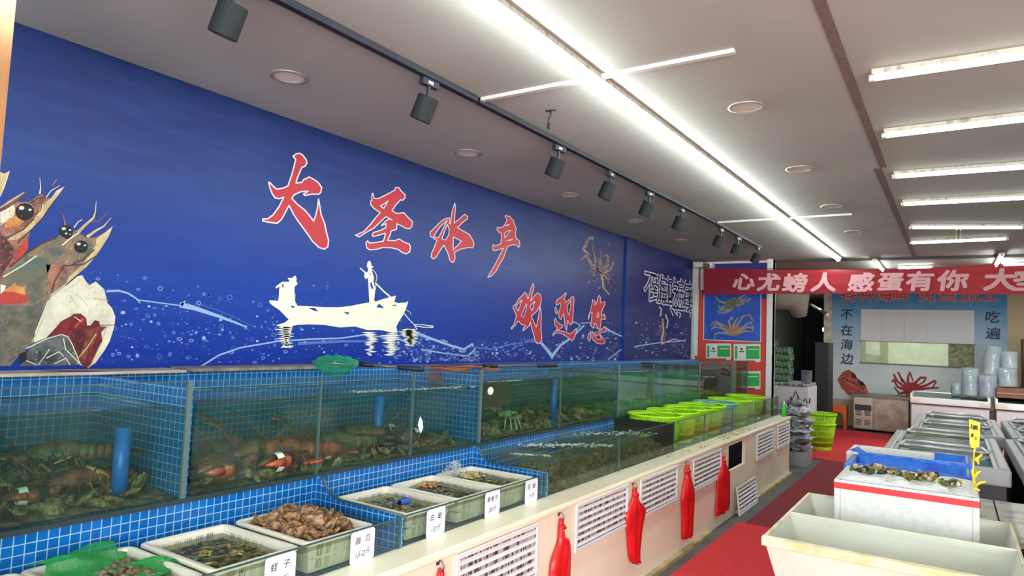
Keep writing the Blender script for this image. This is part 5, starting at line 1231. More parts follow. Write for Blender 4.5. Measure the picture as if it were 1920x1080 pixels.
# ------------------------------------------------------------------ white trough
M_tr = mat('trough_white', (212, 216, 206), .45, c2=(202, 204, 190), scale=3); M_trr = mat('trough_rim', (224, 218, 196), .5, c2=(196, 184, 140), scale=8)
TR = thing('empty_trough', 'large empty white trough with a middle divider, cut off by the lower right corner', 'trough', (-.25, 3.75, .3))
x0, x1, ya, ym, yb_, zt = -.71, .23, 3.22, 3.78, 4.34, .80
def wallq(mb, a, b, c, d, t=.006):
    a, b, c, d = map(Vector, (a, b, c, d)); n = (b-a).cross(d-a).normalized()*t
    mb.add([a, b, c, d, a-n, b-n, c-n, d-n], [(0,1,2,3),(7,6,5,4),(0,4,5,1),(1,5,6,2),(2,6,7,3),(3,7,4,0)])
zb = .40; ix = .10
def cell(mb, y0, y1, s0, s1):
    A = [(x0, y0, zt), (x1, y0, zt), (x1, y1, zt), (x0, y1, zt)]; B = [(x0+ix, y0+s0, zb), (x1-ix, y0+s0, zb), (x1-ix, y1-s1, zb), (x0+ix, y1-s1, zb)]
    for i in range(4): j = (i+1)%4; wallq(mb, A[i], A[j], B[j], B[i])
    wallq(mb, B[0], B[1], B[2], B[3])
mb = MB(); cell(mb, ya, ym, .10, .03); mb.build('front_bin', M_tr, TR)
mb = MB(); cell(mb, ym, yb_, .03, .10); mb.build('rear_bin', M_tr, TR)
mb = MB(); mb.box((x0-.012, ya-.014, zt-.035), (x1+.012, ya+.002, zt+.004)); mb.box((x0-.012, ya-.002, zt-.002), (x1+.012, ya+.02, zt+.006)); mb.build('front_rim', M_trr, TR, bevel=.003)
mb = MB(); mb.box((x0-.01, ya, zt-.008), (x0+.004, yb_, zt+.003)); mb.box((x1-.004, ya, zt-.008), (x1+.01, yb_, zt+.003)); mb.box((x0-.01, yb_-.004, zt-.008), (x1+.01, yb_+.008, zt+.003)); mb.box((x0, ym-.004, zt-.004), (x1, ym+.006, zt+.003)); mb.build('side_rim', M_trr, TR)
mb = MB()
for x in (x0+.14, x1-.14):
    for y in (ya+.16, yb_-.16): mb = MB(); mb.box((x-.02, y-.02, .012), (x+.02, y+.02, zb-.006)); mb.build('leg', mat('leg_grey', (150, 152, 150), .4, .6), TR)
# ------------------------------------------------------------------ white tiled table with foam boxes
M_tab = mat('table_white', (208, 208, 200), .5, c2=(150, 146, 134), scale=7, lo_=.5, hi_=.75); 
TB = thing('work_table', 'dirty white table with dark joints carrying the foam boxes, right of the trough', 'table', (.4, 5.0, 0))
mb = MB()
for xa, xb in ((-.45, .205), (.215, 1.15)):
    for y0, y1 in ((4.40, 4.895), (4.905, 5.54)): mb.box((xa, y0, .67), (xb, y1, .70))
mb.build('table_top', M_tab, TB); mb = MB(); mb.box((-.44, 4.41, .655), (1.14, 5.53, .672)); mb.build('joint_strip', mat('joint_rust', (70, 50, 40), .8), TB)
for x in (-.4, 1.1):
    for y in (4.45, 5.5): mb = MB(); mb.box((x-.02, y-.02, .0), (x+.02, y+.02, .655)); mb.build('leg', M_batten, TB)
M_foamb = mat('styrofoam', (220, 222, 220), .7, c2=(208, 210, 208), scale=30, bump=.15, bscale=200); M_bluebag = mat('bag_blue', (44, 130, 224), .35, c2=(40, 92, 204), scale=6, bump=.5, bscale=18); M_tape = mat('tape_red', (220, 36, 48), .4)
M_film2 = glass('cling_film', (244, 246, 246), haze=.2, hcol=(220, 226, 226), bump=.8, bscale=16)
def foambox(label, xa, xb, y0, y1, zt, h=.25, t=.03, liner=False, fill=None):
    b = thing('foam_box', label, 'foam box', ((xa+xb)/2, (y0+y1)/2, zt-h), 'white foam boxes on the table')
    mb = MB(); mb.box((xa, y0, zt-h), (xa+t, y1, zt)); mb.box((xb-t, y0, zt-h), (xb, y1, zt)); mb.box((xa+t, y0, zt-h), (xb-t, y0+t, zt)); mb.box((xa+t, y1-t, zt-h), (xb-t, y1, zt)); mb.box((xa+t, y0+t, zt-h), (xb-t, y1-t, zt-h+t))
    mb.build('box_body', M_foamb, b, bevel=.006); return b
b1 = foambox('foam box with red tape, heaped with ice and shellfish, just behind the trough', -.55, .10, 4.10, 4.62, .945, .245)
mb = MB(); mb.box((-.553, 4.097, .898), (.103, 4.0995, .930)); mb.box((-.553, 4.097, .898), (-.5505, 4.62, .930)); mb.box((.1005, 4.097, .898), (.103, 4.62, .930)); mb.build('red_tape', M_tape, b1)
# crushed ice
mb = MB(); nx, ny = 46, 30; vs = []
for i in range(nx+1):
    for j in range(ny+1):
        u, v = i/nx, j/ny; q = noise.fractal(Vector((u*9, v*6, 2)), 1, 2, 3); e_ = min(1, 8*min(u, 1-u, v, 1-v)); vs.append((-.545+.64*u, 4.105+.51*v, .947+.018*e_+.014*q*e_))
mb.add(vs, [(i*(ny+1)+j, (i+1)*(ny+1)+j, (i+1)*(ny+1)+j+1, i*(ny+1)+j+1) for i in range(nx) for j in range(ny)], 0, False)
tag(mb.build('crushed_ice', mat('crushed_ice', (232, 238, 238), .3, bump=.8, bscale=90)), 'crushed ice heaped in the red-taped foam box', 'ice', kind='stuff')
M_oy = [mat('oyster_olive', (118, 124, 54), .5, c2=(40, 44, 26), scale=60), mat('oyster_tan', (196, 166, 100), .5, c2=(90, 66, 40), scale=60), mat('oyster_dark', (52, 50, 40), .5, c2=(22, 24, 20), scale=60), mat('oyster_cream', (226, 214, 178), .5, c2=(160, 140, 100), scale=60)]
def conch(n=8):
    mb = MB(); mb.lathe([(.001, .03), (.008, .02), (.007, .017), (.014, .006), (.012, .003), (.017, -.006), (.010, -.018), (.001, -.026)], 10); return mb
com = proto_meshes(conch, M_oy[:1]+M_oy[1:])
rnd = random.Random(31); cnt = 0
for cx, cy_, n, sx_, sy_ in ((-.44, 4.34, 22, .05, .05), (-.36, 4.46, 10, .05, .04), (-.28, 4.36, 30, .07, .06), (-.17, 4.30, 26, .06, .05), (-.12, 4.42, 14, .04, .04), (-.02, 4.24, 20, .035, .03)):
    for _ in range(n):
        o = bpy.data.objects.new('whelk', rnd.choice(com)); col.objects.link(o)
        o.location = (cx+rnd.gauss(0, sx_*.6), cy_+rnd.gauss(0, sy_*.6), .972+rnd.random()*.016); o.rotation_euler = (rnd.uniform(0, 6.28), rnd.uniform(0, 6.28), rnd.uniform(0, 6.28)); s_ = rnd.uniform(.55, 1.0); o.scale = (s_,)*3
        tag(o, 'small olive, tan or black whelk on the ice of the red-taped foam box', 'whelk', 'whelks on the crushed ice')
b2 = foambox('foam box lined with a bright blue bag, middle of the three', -.57, .09, 4.66, 5.08, .95, .25)
def blue(b, xa, xb, y0, y1, zt, dip, x_from=None, t=.040):
    def grid(a, c, n):
        return sorted(set([a, a+.012, a+t-.004, a+t, a+t+.006, a+t+.014, c-t-.014, c-t-.006, c-t, c-t+.004, c-.012, c]+[a+t+.014+(c-a-2*t-.028)*k/n for k in range(1, n)]))
    gx = [x for x in grid(xa, xb, 34) if x_from is None or x >= x_from]; gy = grid(y0, y1, 18); nx, ny = len(gx)-1, len(gy)-1; vs = []
    for X_ in gx:
        for Y_ in gy:
            d_ = min(X_-xa, xb-X_, Y_-y0, y1-Y_); f = min(1, max(0, (d_-t)/.014)); q = noise.noise(Vector((X_*24, Y_*20, 5)))
            vs.append((X_+.006*q*f, Y_+.006*q*f, zt+.005-dip*f+.012*q*f+abs(q)*.006-(.03 if d_ <= 0 else 0)))
    mb = MB(); mb.add(vs, [(i*(ny+1)+j, (i+1)*(ny+1)+j, (i+1)*(ny+1)+j+1, i*(ny+1)+j+1) for i in range(nx) for j in range(ny)], 0, True)
    return mb.build('plastic_liner', M_bluebag, b)
blue(b2, -.575, .095, 4.65, 5.085, .95, .18)
b3 = foambox('white foam box with a blue bag bunched at both ends, furthest from the trough', -.61, .09, 5.10, 5.52, .965, .265, .035)
blue(b3, -.61, .095, 5.105, 5.525, .965, .18, -.12)
mb = MB(); rnd = random.Random(5)
for k in range(6): mb.tube([(-.59+.01*k, 5.11, .975), (-.555+.008*k, 5.095, .99+.008*math.sin(k)), (-.52+.006*k, 5.085, .965), (-.50+.01*k, 5.08, .94)], [.004, .007, .009, .005], 6)
mb.box((-.50, 5.085, .945), (.095, 5.105, .972)); mb.build('bunched_bag', M_bluebag, b3)
# yellow sign with clips
M_yel = mat('card_yellow', (240, 206, 24), .4)
ps = (.10, 4.36)
t = thing('price_sign', 'yellow handwritten sign held up by yellow clips on the foam boxes', 'sign', (ps[0], ps[1], .95))
mb = MB(); q = [un(x, y, 'y', ps[1]) for x, y in ((1817, 786), (1838, 792), (1836, 838), (1822, 840), (1818, 832))]
mb.prism([(p.x, p.z) for p in q], lambda u, v, w: Vector((u, ps[1]-w, v)), .003); mb.build('sign_card', M_yel, t)
mb = MB()
for ch_, (x, y) in zip('上黑81', ((1822,799),(1829,802),(1823,816),(1830,822))): 
    p = un(x, y, 'y', ps[1]-.004); text_into(mb, ch_, (p.x, ps[1]-.0035, p.z), (1,0,0), (0,0,1), .026, bold=.02, center=True, depth=0)
mb.build('handwriting', M_ink, t)
mb = MB(); q = [un(x, y, 'y', ps[1]) for x, y in ((1829, 836), (1826, 850), (1825, 870), (1824, 890), (1829, 915))]; mb.tube(q, [.007, .004, .004, .007, .006], 6); mb.build('stem', M_yel, t)
for a, b, c in (((1826,862),(1833,860),(1842,851)), ((1828,895),(1833,886),(1840,883)), ((1830,910),(1838,905),(1849,903)), ((1827,860),(1833,864),(1835,871)), ((1823,880),(1824,888),(1829,897)), ((1824,915),(1832,918),(1838,920))):
    q = [un(*x, 'y', ps[1]-.01) for x in (a, b, c)]; mb = MB(); mb.tube(q, [.006, .008, .004], 7); mb.build('clip', M_yel, t)
# green net bag and orange thing on the table
mb = MB(); c = Vector((.42, 4.15, .76)); 
def sphere_net(u, v): th = .15+u*2.8; ph = v*6.28; rr_ = .12*(1+.12*math.sin(ph*3+u*4)); return c+Vector((rr_*1.2*math.sin(th)*math.cos(ph), rr_*math.sin(th)*math.sin(ph), rr_*.9*math.cos(th)))
mb.ellip(c, (.13, .105, .095), n=18, m=12, mi=1, jit=.2); net_sheet(mb, sphere_net, 26, 44, .0016)
tag(mb.build('net_bag', [mat('net_teal', (60, 170, 140), .6), mat('net_inside', (64, 110, 90), .9)]), 'teal green net bag at the right edge beside the trough', 'net bag')
MB().box((.35, 4.04, .64), (.9, 4.34, .669)).build('low_shelf', M_tab, TB)
mb = MB(); mb.ellip((.40, 5.10, .722), (.045, .035, .022), n=14, m=8, jit=.2); tag(mb.build('orange_peel', mat('orange_red', (240, 150, 60), .5, c2=(226, 70, 60), scale=30)), 'orange and red scrap on the white table at the right edge', 'scrap')

# ------------------------------------------------------------------ chest freezers
M_fr = mat('freezer_grey', (158, 160, 162), .4); M_frd = mat('freezer_dark', (52, 56, 64), .5); M_frw = mat('freezer_white', (206, 212, 216), .35); M_hand = mat('handle_silver', (204, 206, 206), .3, .3); M_fin = mat('freezer_inside', (188, 190, 182), .6)
G_lid = glass('freezer_glass', (206, 216, 210), haze=.12, hcol=(170, 180, 172), gl=.9)
def freezer(label, xa, xb, y0, y1, zt=.85, group='dark island freezers with glass lids'):
    t = thing('chest_freezer', label, 'freezer', ((xa+xb)/2, (y0+y1)/2, 0), group)
    mb = MB(); mb.box((xa+.03, y0+.03, 0), (xb-.03, y1-.03, zt-.12)); mb.build('cabinet', M_frd, t)
    for k in range(4):
        pass
    mb = MB()
    for k in range(1, 4): x = xa+(xb-xa)*k/4; mb.box((x-.002, y0+.027, .02), (x+.002, y0+.03, zt-.13))
    mb.build('panel_joint', M_black, t)
    mb = MB(); w = .07
    mb.box((xa, y0, zt-.12), (xb, y0+w, zt)); mb.box((xa, y1-w, zt-.12), (xb, y1, zt)); mb.box((xa, y0+w, zt-.12), (xa+w, y1-w, zt)); mb.box((xb-w, y0+w, zt-.12), (xb, y1-w, zt)); mb.build('top_frame', M_fr, t, bevel=.015)
    mb = MB(); mb.box((xa+w, y0+w, zt-.119), (xb-w, y1-w, zt-.112)); mb.build('inner_tray', M_fin, t)
    n = 2; L = (y1-y0-2*w)/n
    for i in range(n):
        a, b = y0+w+L*i, y0+w+L*(i+1); z = zt-.02+.012*i
        mb = MB(); mb.box((xa+w+.03, a+.03, z), (xb-w-.03, b-.03, z+.005)); g = mb.build('glass_lid', G_lid, t)
        mb = MB(); q = .03; mb.box((xa+w, a, z-.006), (xa+w+q, b, z+.014)); mb.box((xb-w-q, a, z-.006), (xb-w, b, z+.014)); mb.box((xa+w+q, a, z-.006), (xb-w-q, a+q, z+.014)); mb.box((xa+w+q, b-q, z-.006), (xb-w-q, b, z+.014)); mb.build('lid_frame', M_fr, g, bevel=.003)
        yy = b-.06 if i == 1 else b-.10
        mb = MB(); h = z+.05; cx = (xa+xb)/2; hw = (xb-xa)/2-.15
        pts = [(cx-hw-.06, yy-.03, z+.012), (cx-hw, yy, h), (cx+hw, yy, h), (cx+hw+.06, yy-.03, z+.012)]
        for p_, q_ in zip(pts, pts[1:]): mb.tube([p_, q_], .014, 8)
        pts = [(cx-hw-.06, yy-.03, z+.012), (cx-hw+.03, yy-.09, z+.022), (cx+hw-.03, yy-.09, z+.022), (cx+hw+.06, yy-.03, z+.012)]
        for p_, q_ in zip(pts, pts[1:]): mb.tube([p_, q_], .010, 8)
        mb.build('lid_handle', M_hand, g)
    return t
freezer('nearest dark island freezer, directly behind the foam boxes', -.50, .33, 5.92, 8.05)
freezer('second dark island freezer in line behind the nearest one', -.40, .42, 8.25, 10.35)
freezer('near dark freezer of the right-hand row, cut by the frame edge', .40, 1.2, 5.75, 8.15)
freezer('far dark freezer of the right-hand row, cut by the frame edge', .47, 1.3, 8.30, 10.4)
def wfreezer(label, xa, xb, y0, y1, zt, tilt=.06):
    t = thing('display_freezer', label, 'freezer', ((xa+xb)/2, (y0+y1)/2, 0), 'white glass-top freezers at the rear')
    mb = MB(); mb.box((xa+.02, y0+.02, 0), (xb-.02, y1, zt-.10)); mb.build('cabinet', M_frw, t)
    mb = MB(); mb.box((xa, y0, zt-.11), (xb, y0+.05, zt)); mb.box((xa, y0+.05, zt-.11), (xa+.04, y1, zt+tilt)); mb.box((xb-.04, y0+.05, zt-.11), (xb, y1, zt+tilt)); mb.box((xa+.04, y1-.05, zt-.1), (xb-.04, y1, zt+tilt)); mb.build('top_frame', mat('frame_silver', (214, 218, 216), .3, .3), t, bevel=.01)
    mb = MB(); mb.add([(xa+.04, y0+.05, zt-.01), (xb-.04, y0+.05, zt-.01), (xb-.04, y1-.05, zt+tilt-.01), (xa+.04, y1-.05, zt+tilt-.01)], [(0,1,2,3)]); mb.build('glass_lid', glass('rear_lid', (120, 130, 126), haze=.35, hcol=(84, 92, 90)), t)
    mb = MB(); mb.box((xa+.04, y0+.04, zt-.09), (xb-.04, y1-.04, zt-.08)); mb.build('inner_tray', M_frd, t)
    mb = MB()
    for x in (xa+.01, xb-.16): mb.box((x, y0-.006, zt-.07), (x+.15, y0, zt-.02))
    mb.build('corner_clasp', mat('clasp_cream', (214, 220, 186), .4), t)
    mb = MB(); mb.box((xa+.02, y0+.012, zt-.125), (xb-.02, y0+.02, zt-.11)); mb.build('painted_shadow', M_frd, t)  # dark strip stands for the shade below the overhanging top frame
wfreezer('white display freezer standing right of the stainless cabinet', -.66, .50, 13.9, 14.9, .86)
wfreezer('white display freezer at the right edge of the rear row', .56, 1.8, 13.9, 14.9, .86)

# stainless undercounter cabinet
M_ss = mat('stainless', (176, 164, 150), .32, .55, c2=(146, 134, 124), scale=5, bump=.15, bscale=8); M_sst = mat('stainless_top', (120, 118, 108), .3, .6)
a = un(1597, 806, 'z', 0); x0_, x1_ = -1.76, -.72; yf = 15.55
t = thing('stainless_cabinet', 'stainless undercounter fridge below the printed backdrop, right of the orange stool', 'cabinet', ((x0_+x1_)/2, yf+.35, 0))
mb = MB(); mb.box((x0_+.02, yf+.02, .04), (x1_-.02, yf+.68, .69)); mb.build('cabinet', M_ss, t)
mb = MB(); mb.box((x0_-.02, yf-.02, .69), (x1_+.02, yf+.7, .74)); mb.build('worktop', M_sst, t, bevel=.006)
mb = MB(); mb.box((x0_+.03, yf, .06), (x0_+.37, yf+.02, .68)); gp_ = mb.build('service_panel', mat('stainless_light', (196, 186, 176), .35, .4), t, bevel=.004)
mb = MB(); mb.box((x0_+.05, yf-.004, .42), (x0_+.35, yf, .53)); mb.build('display_panel', mat('panel_slate', (48, 54, 62), .4), gp_)
for i in range(2):
    for j in range(2):
        mb = MB(); cx_, cz_ = x0_+.12+.16*i, .13+.19*j
        for k in range(4): mb.box((cx_-.055, yf-.003, cz_-.005+.03*k), (cx_+.055, yf, cz_+.010+.03*k))
        mb.build('louvre_patch', M_frd, gp_)
mb = MB(); mb.box((x0_+.40, yf-.006, .06), (x1_-.04, yf+.02, .67)); mb.build('door', M_ss, t, bevel=.006)
mb = MB(); mb.box((x1_-.04, yf+.0, .05), (x1_-.02, yf+.02, .69)); mb.build('side_gasket', M_black, t)
# orange stool
mo = mat('stool_orange', (224, 104, 34), .45); t = thing('plastic_stool', 'orange plastic stool with an arched opening beside the stainless cabinet', 'stool', (-2.02, 15.75, 0))
mb = MB(); mb.box((-2.17, 15.6, .43), (-1.87, 15.9, .46)); mb.build('seat', mo, t, bevel=.01)
arch = [(-.15, 0), (-.155, .44), (.155, .44), (.15, 0), (.10, 0), (.095, .25)]+[(.09*math.cos(R(q)), .25+.09*math.sin(R(q))) for q in range(15, 180, 15)]+[(-.095, .25), (-.10, 0)]
for nm, yy in (('front_panel', 15.6), ('rear_panel', 15.88)):
    mb = MB(); mb.prism(arch, lambda u, v, w: Vector((-2.02+u, yy-w, v)), .012); mb.build(nm, mo, t)
for s in (-1, 1): mb = MB(); mb.prism(arch, lambda u, v, w: Vector((-2.02+s*.15-w*.0+ (w if s < 0 else -w), 15.74+u*.93, v)), .012); mb.build('side_panel', mo, t)

# things stacked on the rear freezers
M_wrap = glass('clear_wrap', (206, 216, 218), haze=.42, hcol=(196, 204, 210), bump=.6, bscale=18); M_bowl = mat('bowl_translucent', (190, 198, 200), .35); M_lilac = mat('wrap_lilac', (176, 172, 196), .4)
def stackcup(px, py_b, py_t, r, Y, label, m=M_bowl, lean=0):
    p = un(px, py_b, 'y', Y); q = un(px, py_t, 'y', Y); h = q.z-p.z; t = thing('wrapped_stack', label, 'packaging', (p.x, Y, p.z), 'wrapped disposable tableware on the rear freezers'); t.rotation_euler = (0, R(lean), 0)
    mb = MB(); n = max(5, int(h/.03)); prof = []
    for k in range(n): prof += [(r*.93, h*k/n), (r, h*(k+.5)/n), (r*.95, h*(k+.9)/n)]
    prof += [(r*.6, h), (0, h)]; mb.lathe([(0, 0)]+prof, 20); mb.build('cup_stack', m, t, local=True)
    mb = MB(); mb.lathe([(r*1.05, -.005 if False else .0), (r*1.10, h*.3), (r*1.06, h*.7), (r*1.02, h*1.02), (r*.3, h*1.05), (0, h*1.04)], 20); mb.build('film_wrap', M_wrap, t, local=True)
FY = 14.4
def on_frz(px, r, h, Y, label, m=M_bowl, lean=0, z=.89):
    x = un(px, 720, 'y', Y).x; t = thing('wrapped_stack', label, 'packaging', (x, Y, z), 'wrapped disposable tableware on the rear freezers'); t.rotation_euler = (0, R(lean), 0)
    mb = MB(); n = max(5, int(h/.04)); prof = [(0, 0)]
    for k in range(n): prof += [(r*.90, h*k/n), (r, h*(k+.5)/n), (r*.95, h*(k+.9)/n)]
    prof += [(r*.6, h), (0, h)]; mb.lathe(prof, 20); mb.build('cup_stack', m, t, local=True)
    mb = MB(); mb.lathe([(r*1.05, 0), (r*1.10, h*.3), (r*1.06, h*.7), (r*1.02, h*1.02), (r*.3, h*1.05), (0, h*1.04)], 20); mb.build('film_wrap', M_wrap, t, local=True)
on_frz(1819, .125, .47, 14.55, 'upright wrapped stack of clear bowls left of the others on the freezer', z=.92)
on_frz(1794, .085, .20, 14.6, 'low crumpled clear bag of bowls at the left end of the pile', z=.92)
on_frz(1852, .13, .36, 14.5, 'lilac wrapped stack low in the middle of the pile', M_lilac, z=.92)
on_frz(1858, .125, .50, 14.7, 'tall wrapped stack of bowls leaning on top of the lilac one', lean=7, z=1.30)
on_frz(1889, .14, .30, 14.6, 'white wrapped stack standing on the brown carton', z=1.12); on_frz(1893, .12, .28, 14.65, 'upper white wrapped stack above the brown carton', z=1.43)
M_card2 = mat('carton_brown', (134, 92, 70), .8, c2=(112, 74, 58), scale=4)
t = thing('carton', 'flat brown carton on the rear freezer under the wrapped stacks', 'carton', (.95, 14.5, .93)); mb = MB(); mb.box((.60, 14.2, .93), (1.5, 14.9, 1.09)); mb.build('box', M_card2, t, bevel=.005); mb = MB(); mb.box((.60, 14.196, 1.0), (1.5, 14.2, 1.02)); mb.build('tape', mat('tape_brown', (160, 120, 90), .4), t)
t = thing('carton', 'brown carton stacked at the right edge by the beige wall', 'carton', (1.3, 15.3, .0)); mb = MB(); mb.box((1.02, 15.0, 1.10), (1.7, 15.6, 1.95)); mb.build('box', M_card2, t, bevel=.005); mb = MB(); mb.box((1.02, 14.997, 1.56), (1.7, 15.0, 1.59)); mb.build('tape', M_black, t)
mb = MB(); mb.box((1.0, 14.96, 0), (1.8, 15.7, 1.095)); tag(mb.build('storage_shelf', M_frd), 'dark shelf carrying the brown carton at the right edge', 'shelf')

# ------------------------------------------------------------------ certificate wall
Yp = 10.25
def pw(px, py): return un(px, py, 'y', Yp)
def pwm(off): return lambda u, v, w: (lambda p: Vector((p.x, Yp-off-w, p.z)))(un(u, v, 'y', Yp-off))
t = thing('crab_poster', 'blue poster of two crabs on the red wall beneath the banner', 'poster', (-2.7, Yp, 1.6))
mb = MB(); mb.prism([(1320,535),(1427,535),(1426,641),(1319,637)], pwm(.003), .003, 0); mb.prism([(1317,490),(1437,490),(1437,560),(1317,560)], pwm(0), .002, 1); mb.ribbon([(1320,538),(1319.5,637),(1426,641),(1427,538)], .7, pwm(.0065), .0006, mi=2)
mb.build('printed_sheet', [mat('poster_blue', (24, 82, 186), .5, c2=(30, 70, 160), scale=5), mat('wall_navy', (24, 44, 124), .6), M_mwhite], t)
def crabprint(mb, body, legs, z, w, cols):
    mb.prism(body, pwm(z), .001, cols[0])
    for l in legs: mb.ribbon(l, w, pwm(z), .0014, mi=cols[1], w1=w*.4)
E1 = lambda p: crop(1300, 480, 9.0, p); E2 = lambda p: crop(1310, 600, 6.75, p)
mb = MB()
crabprint(mb, E1([(510,880),(530,790),(600,720),(680,690),(780,700),(800,740),(770,820),(700,880),(600,910)]), [E1(l) for l in ([(530,790),(450,770),(400,720),(370,680)], [(520,850),(450,890),(430,830)], [(520,890),(450,920),(400,930)], [(580,900),(520,960),(430,960)], [(780,720),(830,680),(880,660)], [(800,760),(870,740),(900,690)], [(790,800),(880,800),(950,720),(970,740)], [(740,840),(830,810),(900,790)], [(640,900),(560,950),(520,970)])], .008, 2.2, (0, 1))
crabprint(mb, E2([(355,120),(400,75),(450,65),(520,90),(530,140),(500,190),(430,200),(370,190)]), [E2(l) for l in ([(360,100),(280,50),(210,15),(150,70)], [(360,120),(290,75),(220,45),(160,120)], [(360,145),(280,100),(200,90),(180,110)], [(370,170),(280,160),(210,170),(195,240)], [(530,110),(600,60),(660,25),(690,90)], [(530,130),(620,90),(690,100),(670,160)], [(520,160),(600,140),(650,150)], [(400,80),(380,20),(420,-40),(440,0)], [(480,80),(520,20),(560,-50),(640,-60),(700,20)], [(440,70),(470,10),(500,-30)])], .008, 2.0, (2, 3))
mb.build('crab_pictures', [mat('pc_green', (110, 118, 90), .5, c2=(70, 80, 70), scale=30), mat('pc_pale', (140, 140, 122), .5), mat('pc_tan', (176, 132, 96), .5, c2=(140, 96, 70), scale=30), mat('pc_grey', (150, 136, 120), .5)], t)
mb = MB()
for l in (E2([(90,60),(100,120),(75,200)]), E2([(110,170),(95,230)]), E2([(700,140),(730,170),(770,130)]), E2([(720,180),(750,200),(770,180)]), E2([(725,250),(740,270),(760,240)]), E1([(200,680),(260,690),(290,680)]), E1([(210,760),(240,720)]), E1([(930,970),(990,1000)])): mb.ribbon(l, .6, pwm(.008), .001)
mb.build('water_strokes', M_foam2, t)
M_cg = mat('cert_green', (44, 158, 76), .45); M_cw = mat('cert_white', (206, 216, 206), .5)
def cert(px0, py0, px1, py1, label, logo=True):
    c = pw((px0+px1)/2, py1); t = thing('certificate_plaque', label, 'plaque', (c.x, Yp, c.z), 'green plaques on the red wall')
    mb = MB(); mb.prism([(px0, py0), (px1, py0), (px1, py1), (px1-2, py1+2), (px1-8, py1+2), (px1-11, py1-1), (px0, py1-1)], pwm(0), .012); mb.build('white_holder', M_cw, t)
    mb = MB(); mb.prism([(px0+2, py0+4), (px1-2, py0+4), (px1-2, py1-4), (px0+2, py1-4)], pwm(.0125), .001); mb.build('green_sheet', M_cg, t)
    mb = MB(); w = px1-px0
    if logo: mb.prism([(px0+w*.13, py0+4), (px0+w*.45, py0+4), (px0+w*.45, py1-4), (px0+w*.13, py1-4)], pwm(.014), .001, 1)
    if logo:
        cx, cy_ = px0+w*.29, py0+9.5; mb.prism([(cx+2.6*math.cos(k), cy_+2.2*math.sin(k)) for k in [q*.785 for q in range(8)]], pwm(.0155), .001, 0); mb.prism([(cx+1.0+.7*math.cos(k), cy_-1.0+.6*math.sin(k)) for k in [q*.785 for q in range(8)]], pwm(.0170), .0006, 1); mb.ribbon([(cx-4.5, cy_+5), (cx+4.5, cy_+5)], .9, pwm(.0155), .0006, mi=0)
    for k in range(5): x = px0+w*(.56+.075*k); mb.ribbon([(x, py0+10), (x+2, py0+10)], 1.0, pwm(.014), .0006, mi=1)
    mb.build('printing', [M_ink, M_cw], t)
cert(1324, 644, 1371, 673, 'left green plaque below the crab poster, partly behind the tank'); cert(1376, 645, 1426, 677, 'right green plaque below the crab poster'); cert(1376, 696, 1426, 728, 'lower green plaque showing right of the last tank', False)
# surveillance camera
p = un(1328, 497, 'y', 10.0); t = thing('security_camera', 'white dome security camera on a junction box at the wall corner', 'camera', tuple(p)); 
mb = MB(); mb.box((p.x-.22, 9.98, p.z-.03), (p.x-.08, 10.16, p.z+.05)); mb.build('junction_box', mat('cctv_white', (196, 200, 196), .4), t, bevel=.01)
mb = MB(); mb.ellip((p.x, 10.02, p.z), (.062, .062, .055), n=18, m=10); mb.tube([(p.x, 10.02, p.z), (p.x, 10.2, p.z)], .05, 16); mb.build('dome', mat('cctv_white', (196, 200, 196)), t)
mb = MB(); mb.tube([(p.x, 9.985, p.z-.01), (p.x, 9.955, p.z-.012)], .032, 14); l_ = mb.build('lens_ring', M_black, t); mb = MB(); mb.tube([(p.x, 9.954, p.z-.012), (p.x, 9.950, p.z-.012)], .010, 10); mb.build('lens', M_mwhite, l_)
a = un(1313, 515, 'y', 10.18); mb = MB(); mb.box((-3.33, 10.17, 1.45), (-3.27, 10.22, HC-.08)); mb.box((-3.24, 10.18, 2.45), (-3.19, 10.22, HC-.1)); tag(mb.build('cable_duct', M_white), 'white cable ducts down the corner under the security camera', 'cable duct')

# ------------------------------------------------------------------ red banner
YN = 9.75
t = thing('banner', 'red fabric banner with white lettering stretched across the room below the ceiling', 'banner', (-1.0, YN, 2.3))
def bedge(px, tab):
    for (a, ya_), (b, yb2) in zip(tab, tab[1:]):
        if a <= px <= b: return ya_+(yb2-ya_)*(px-a)/(b-a)
    return tab[-1][1]
top = [(1310,503),(1380,503),(1450,506),(1650,506),(1760,501),(1860,496),(1920,492),(2300,478)]; bot = [(1310,553),(1450,551),(1650,550),(1920,552),(2300,556)]
mb = MB(); vs = []; nx, nz = 90, 8
for i in range(nx+1):
    px = 1319+(2300-1319)*i/nx
    for j in range(nz+1):
        py = bedge(px, bot)+(bedge(px, top)-bedge(px, bot))*j/nz; y = YN+.012*math.sin(px*.03)+.010*math.sin(j*2.1+px*.01)*(j/nz); vs.append(un(px, py, 'y', y))
mb.add(vs, [(i*(nz+1)+j, (i+1)*(nz+1)+j, (i+1)*(nz+1)+j+1, i*(nz+1)+j+1) for i in range(nx) for j in range(nz)], 0, True)
def banner_mat():
    m = mat('banner_red', (146, 26, 40), .6); nt = m.node_tree; b = nt.nodes['Principled BSDF']
    tr = nt.nodes.new('ShaderNodeBsdfTranslucent'); tr.inputs[0].default_value = lin((160, 16, 30)); tp = nt.nodes.new('ShaderNodeBsdfTransparent')
    mx = nt.nodes.new('ShaderNodeMixShader'); mx.inputs[0].default_value = .35; nt.links.new(b.outputs[0], mx.inputs[1]); nt.links.new(tr.outputs[0], mx.inputs[2])
    m2 = nt.nodes.new('ShaderNodeMixShader'); m2.inputs[0].default_value = .08; nt.links.new(mx.outputs[0], m2.inputs[1]); nt.links.new(tp.outputs[0], m2.inputs[2])
    nt.links.new(m2.outputs[0], nt.nodes['Material Output'].inputs[0]); return m
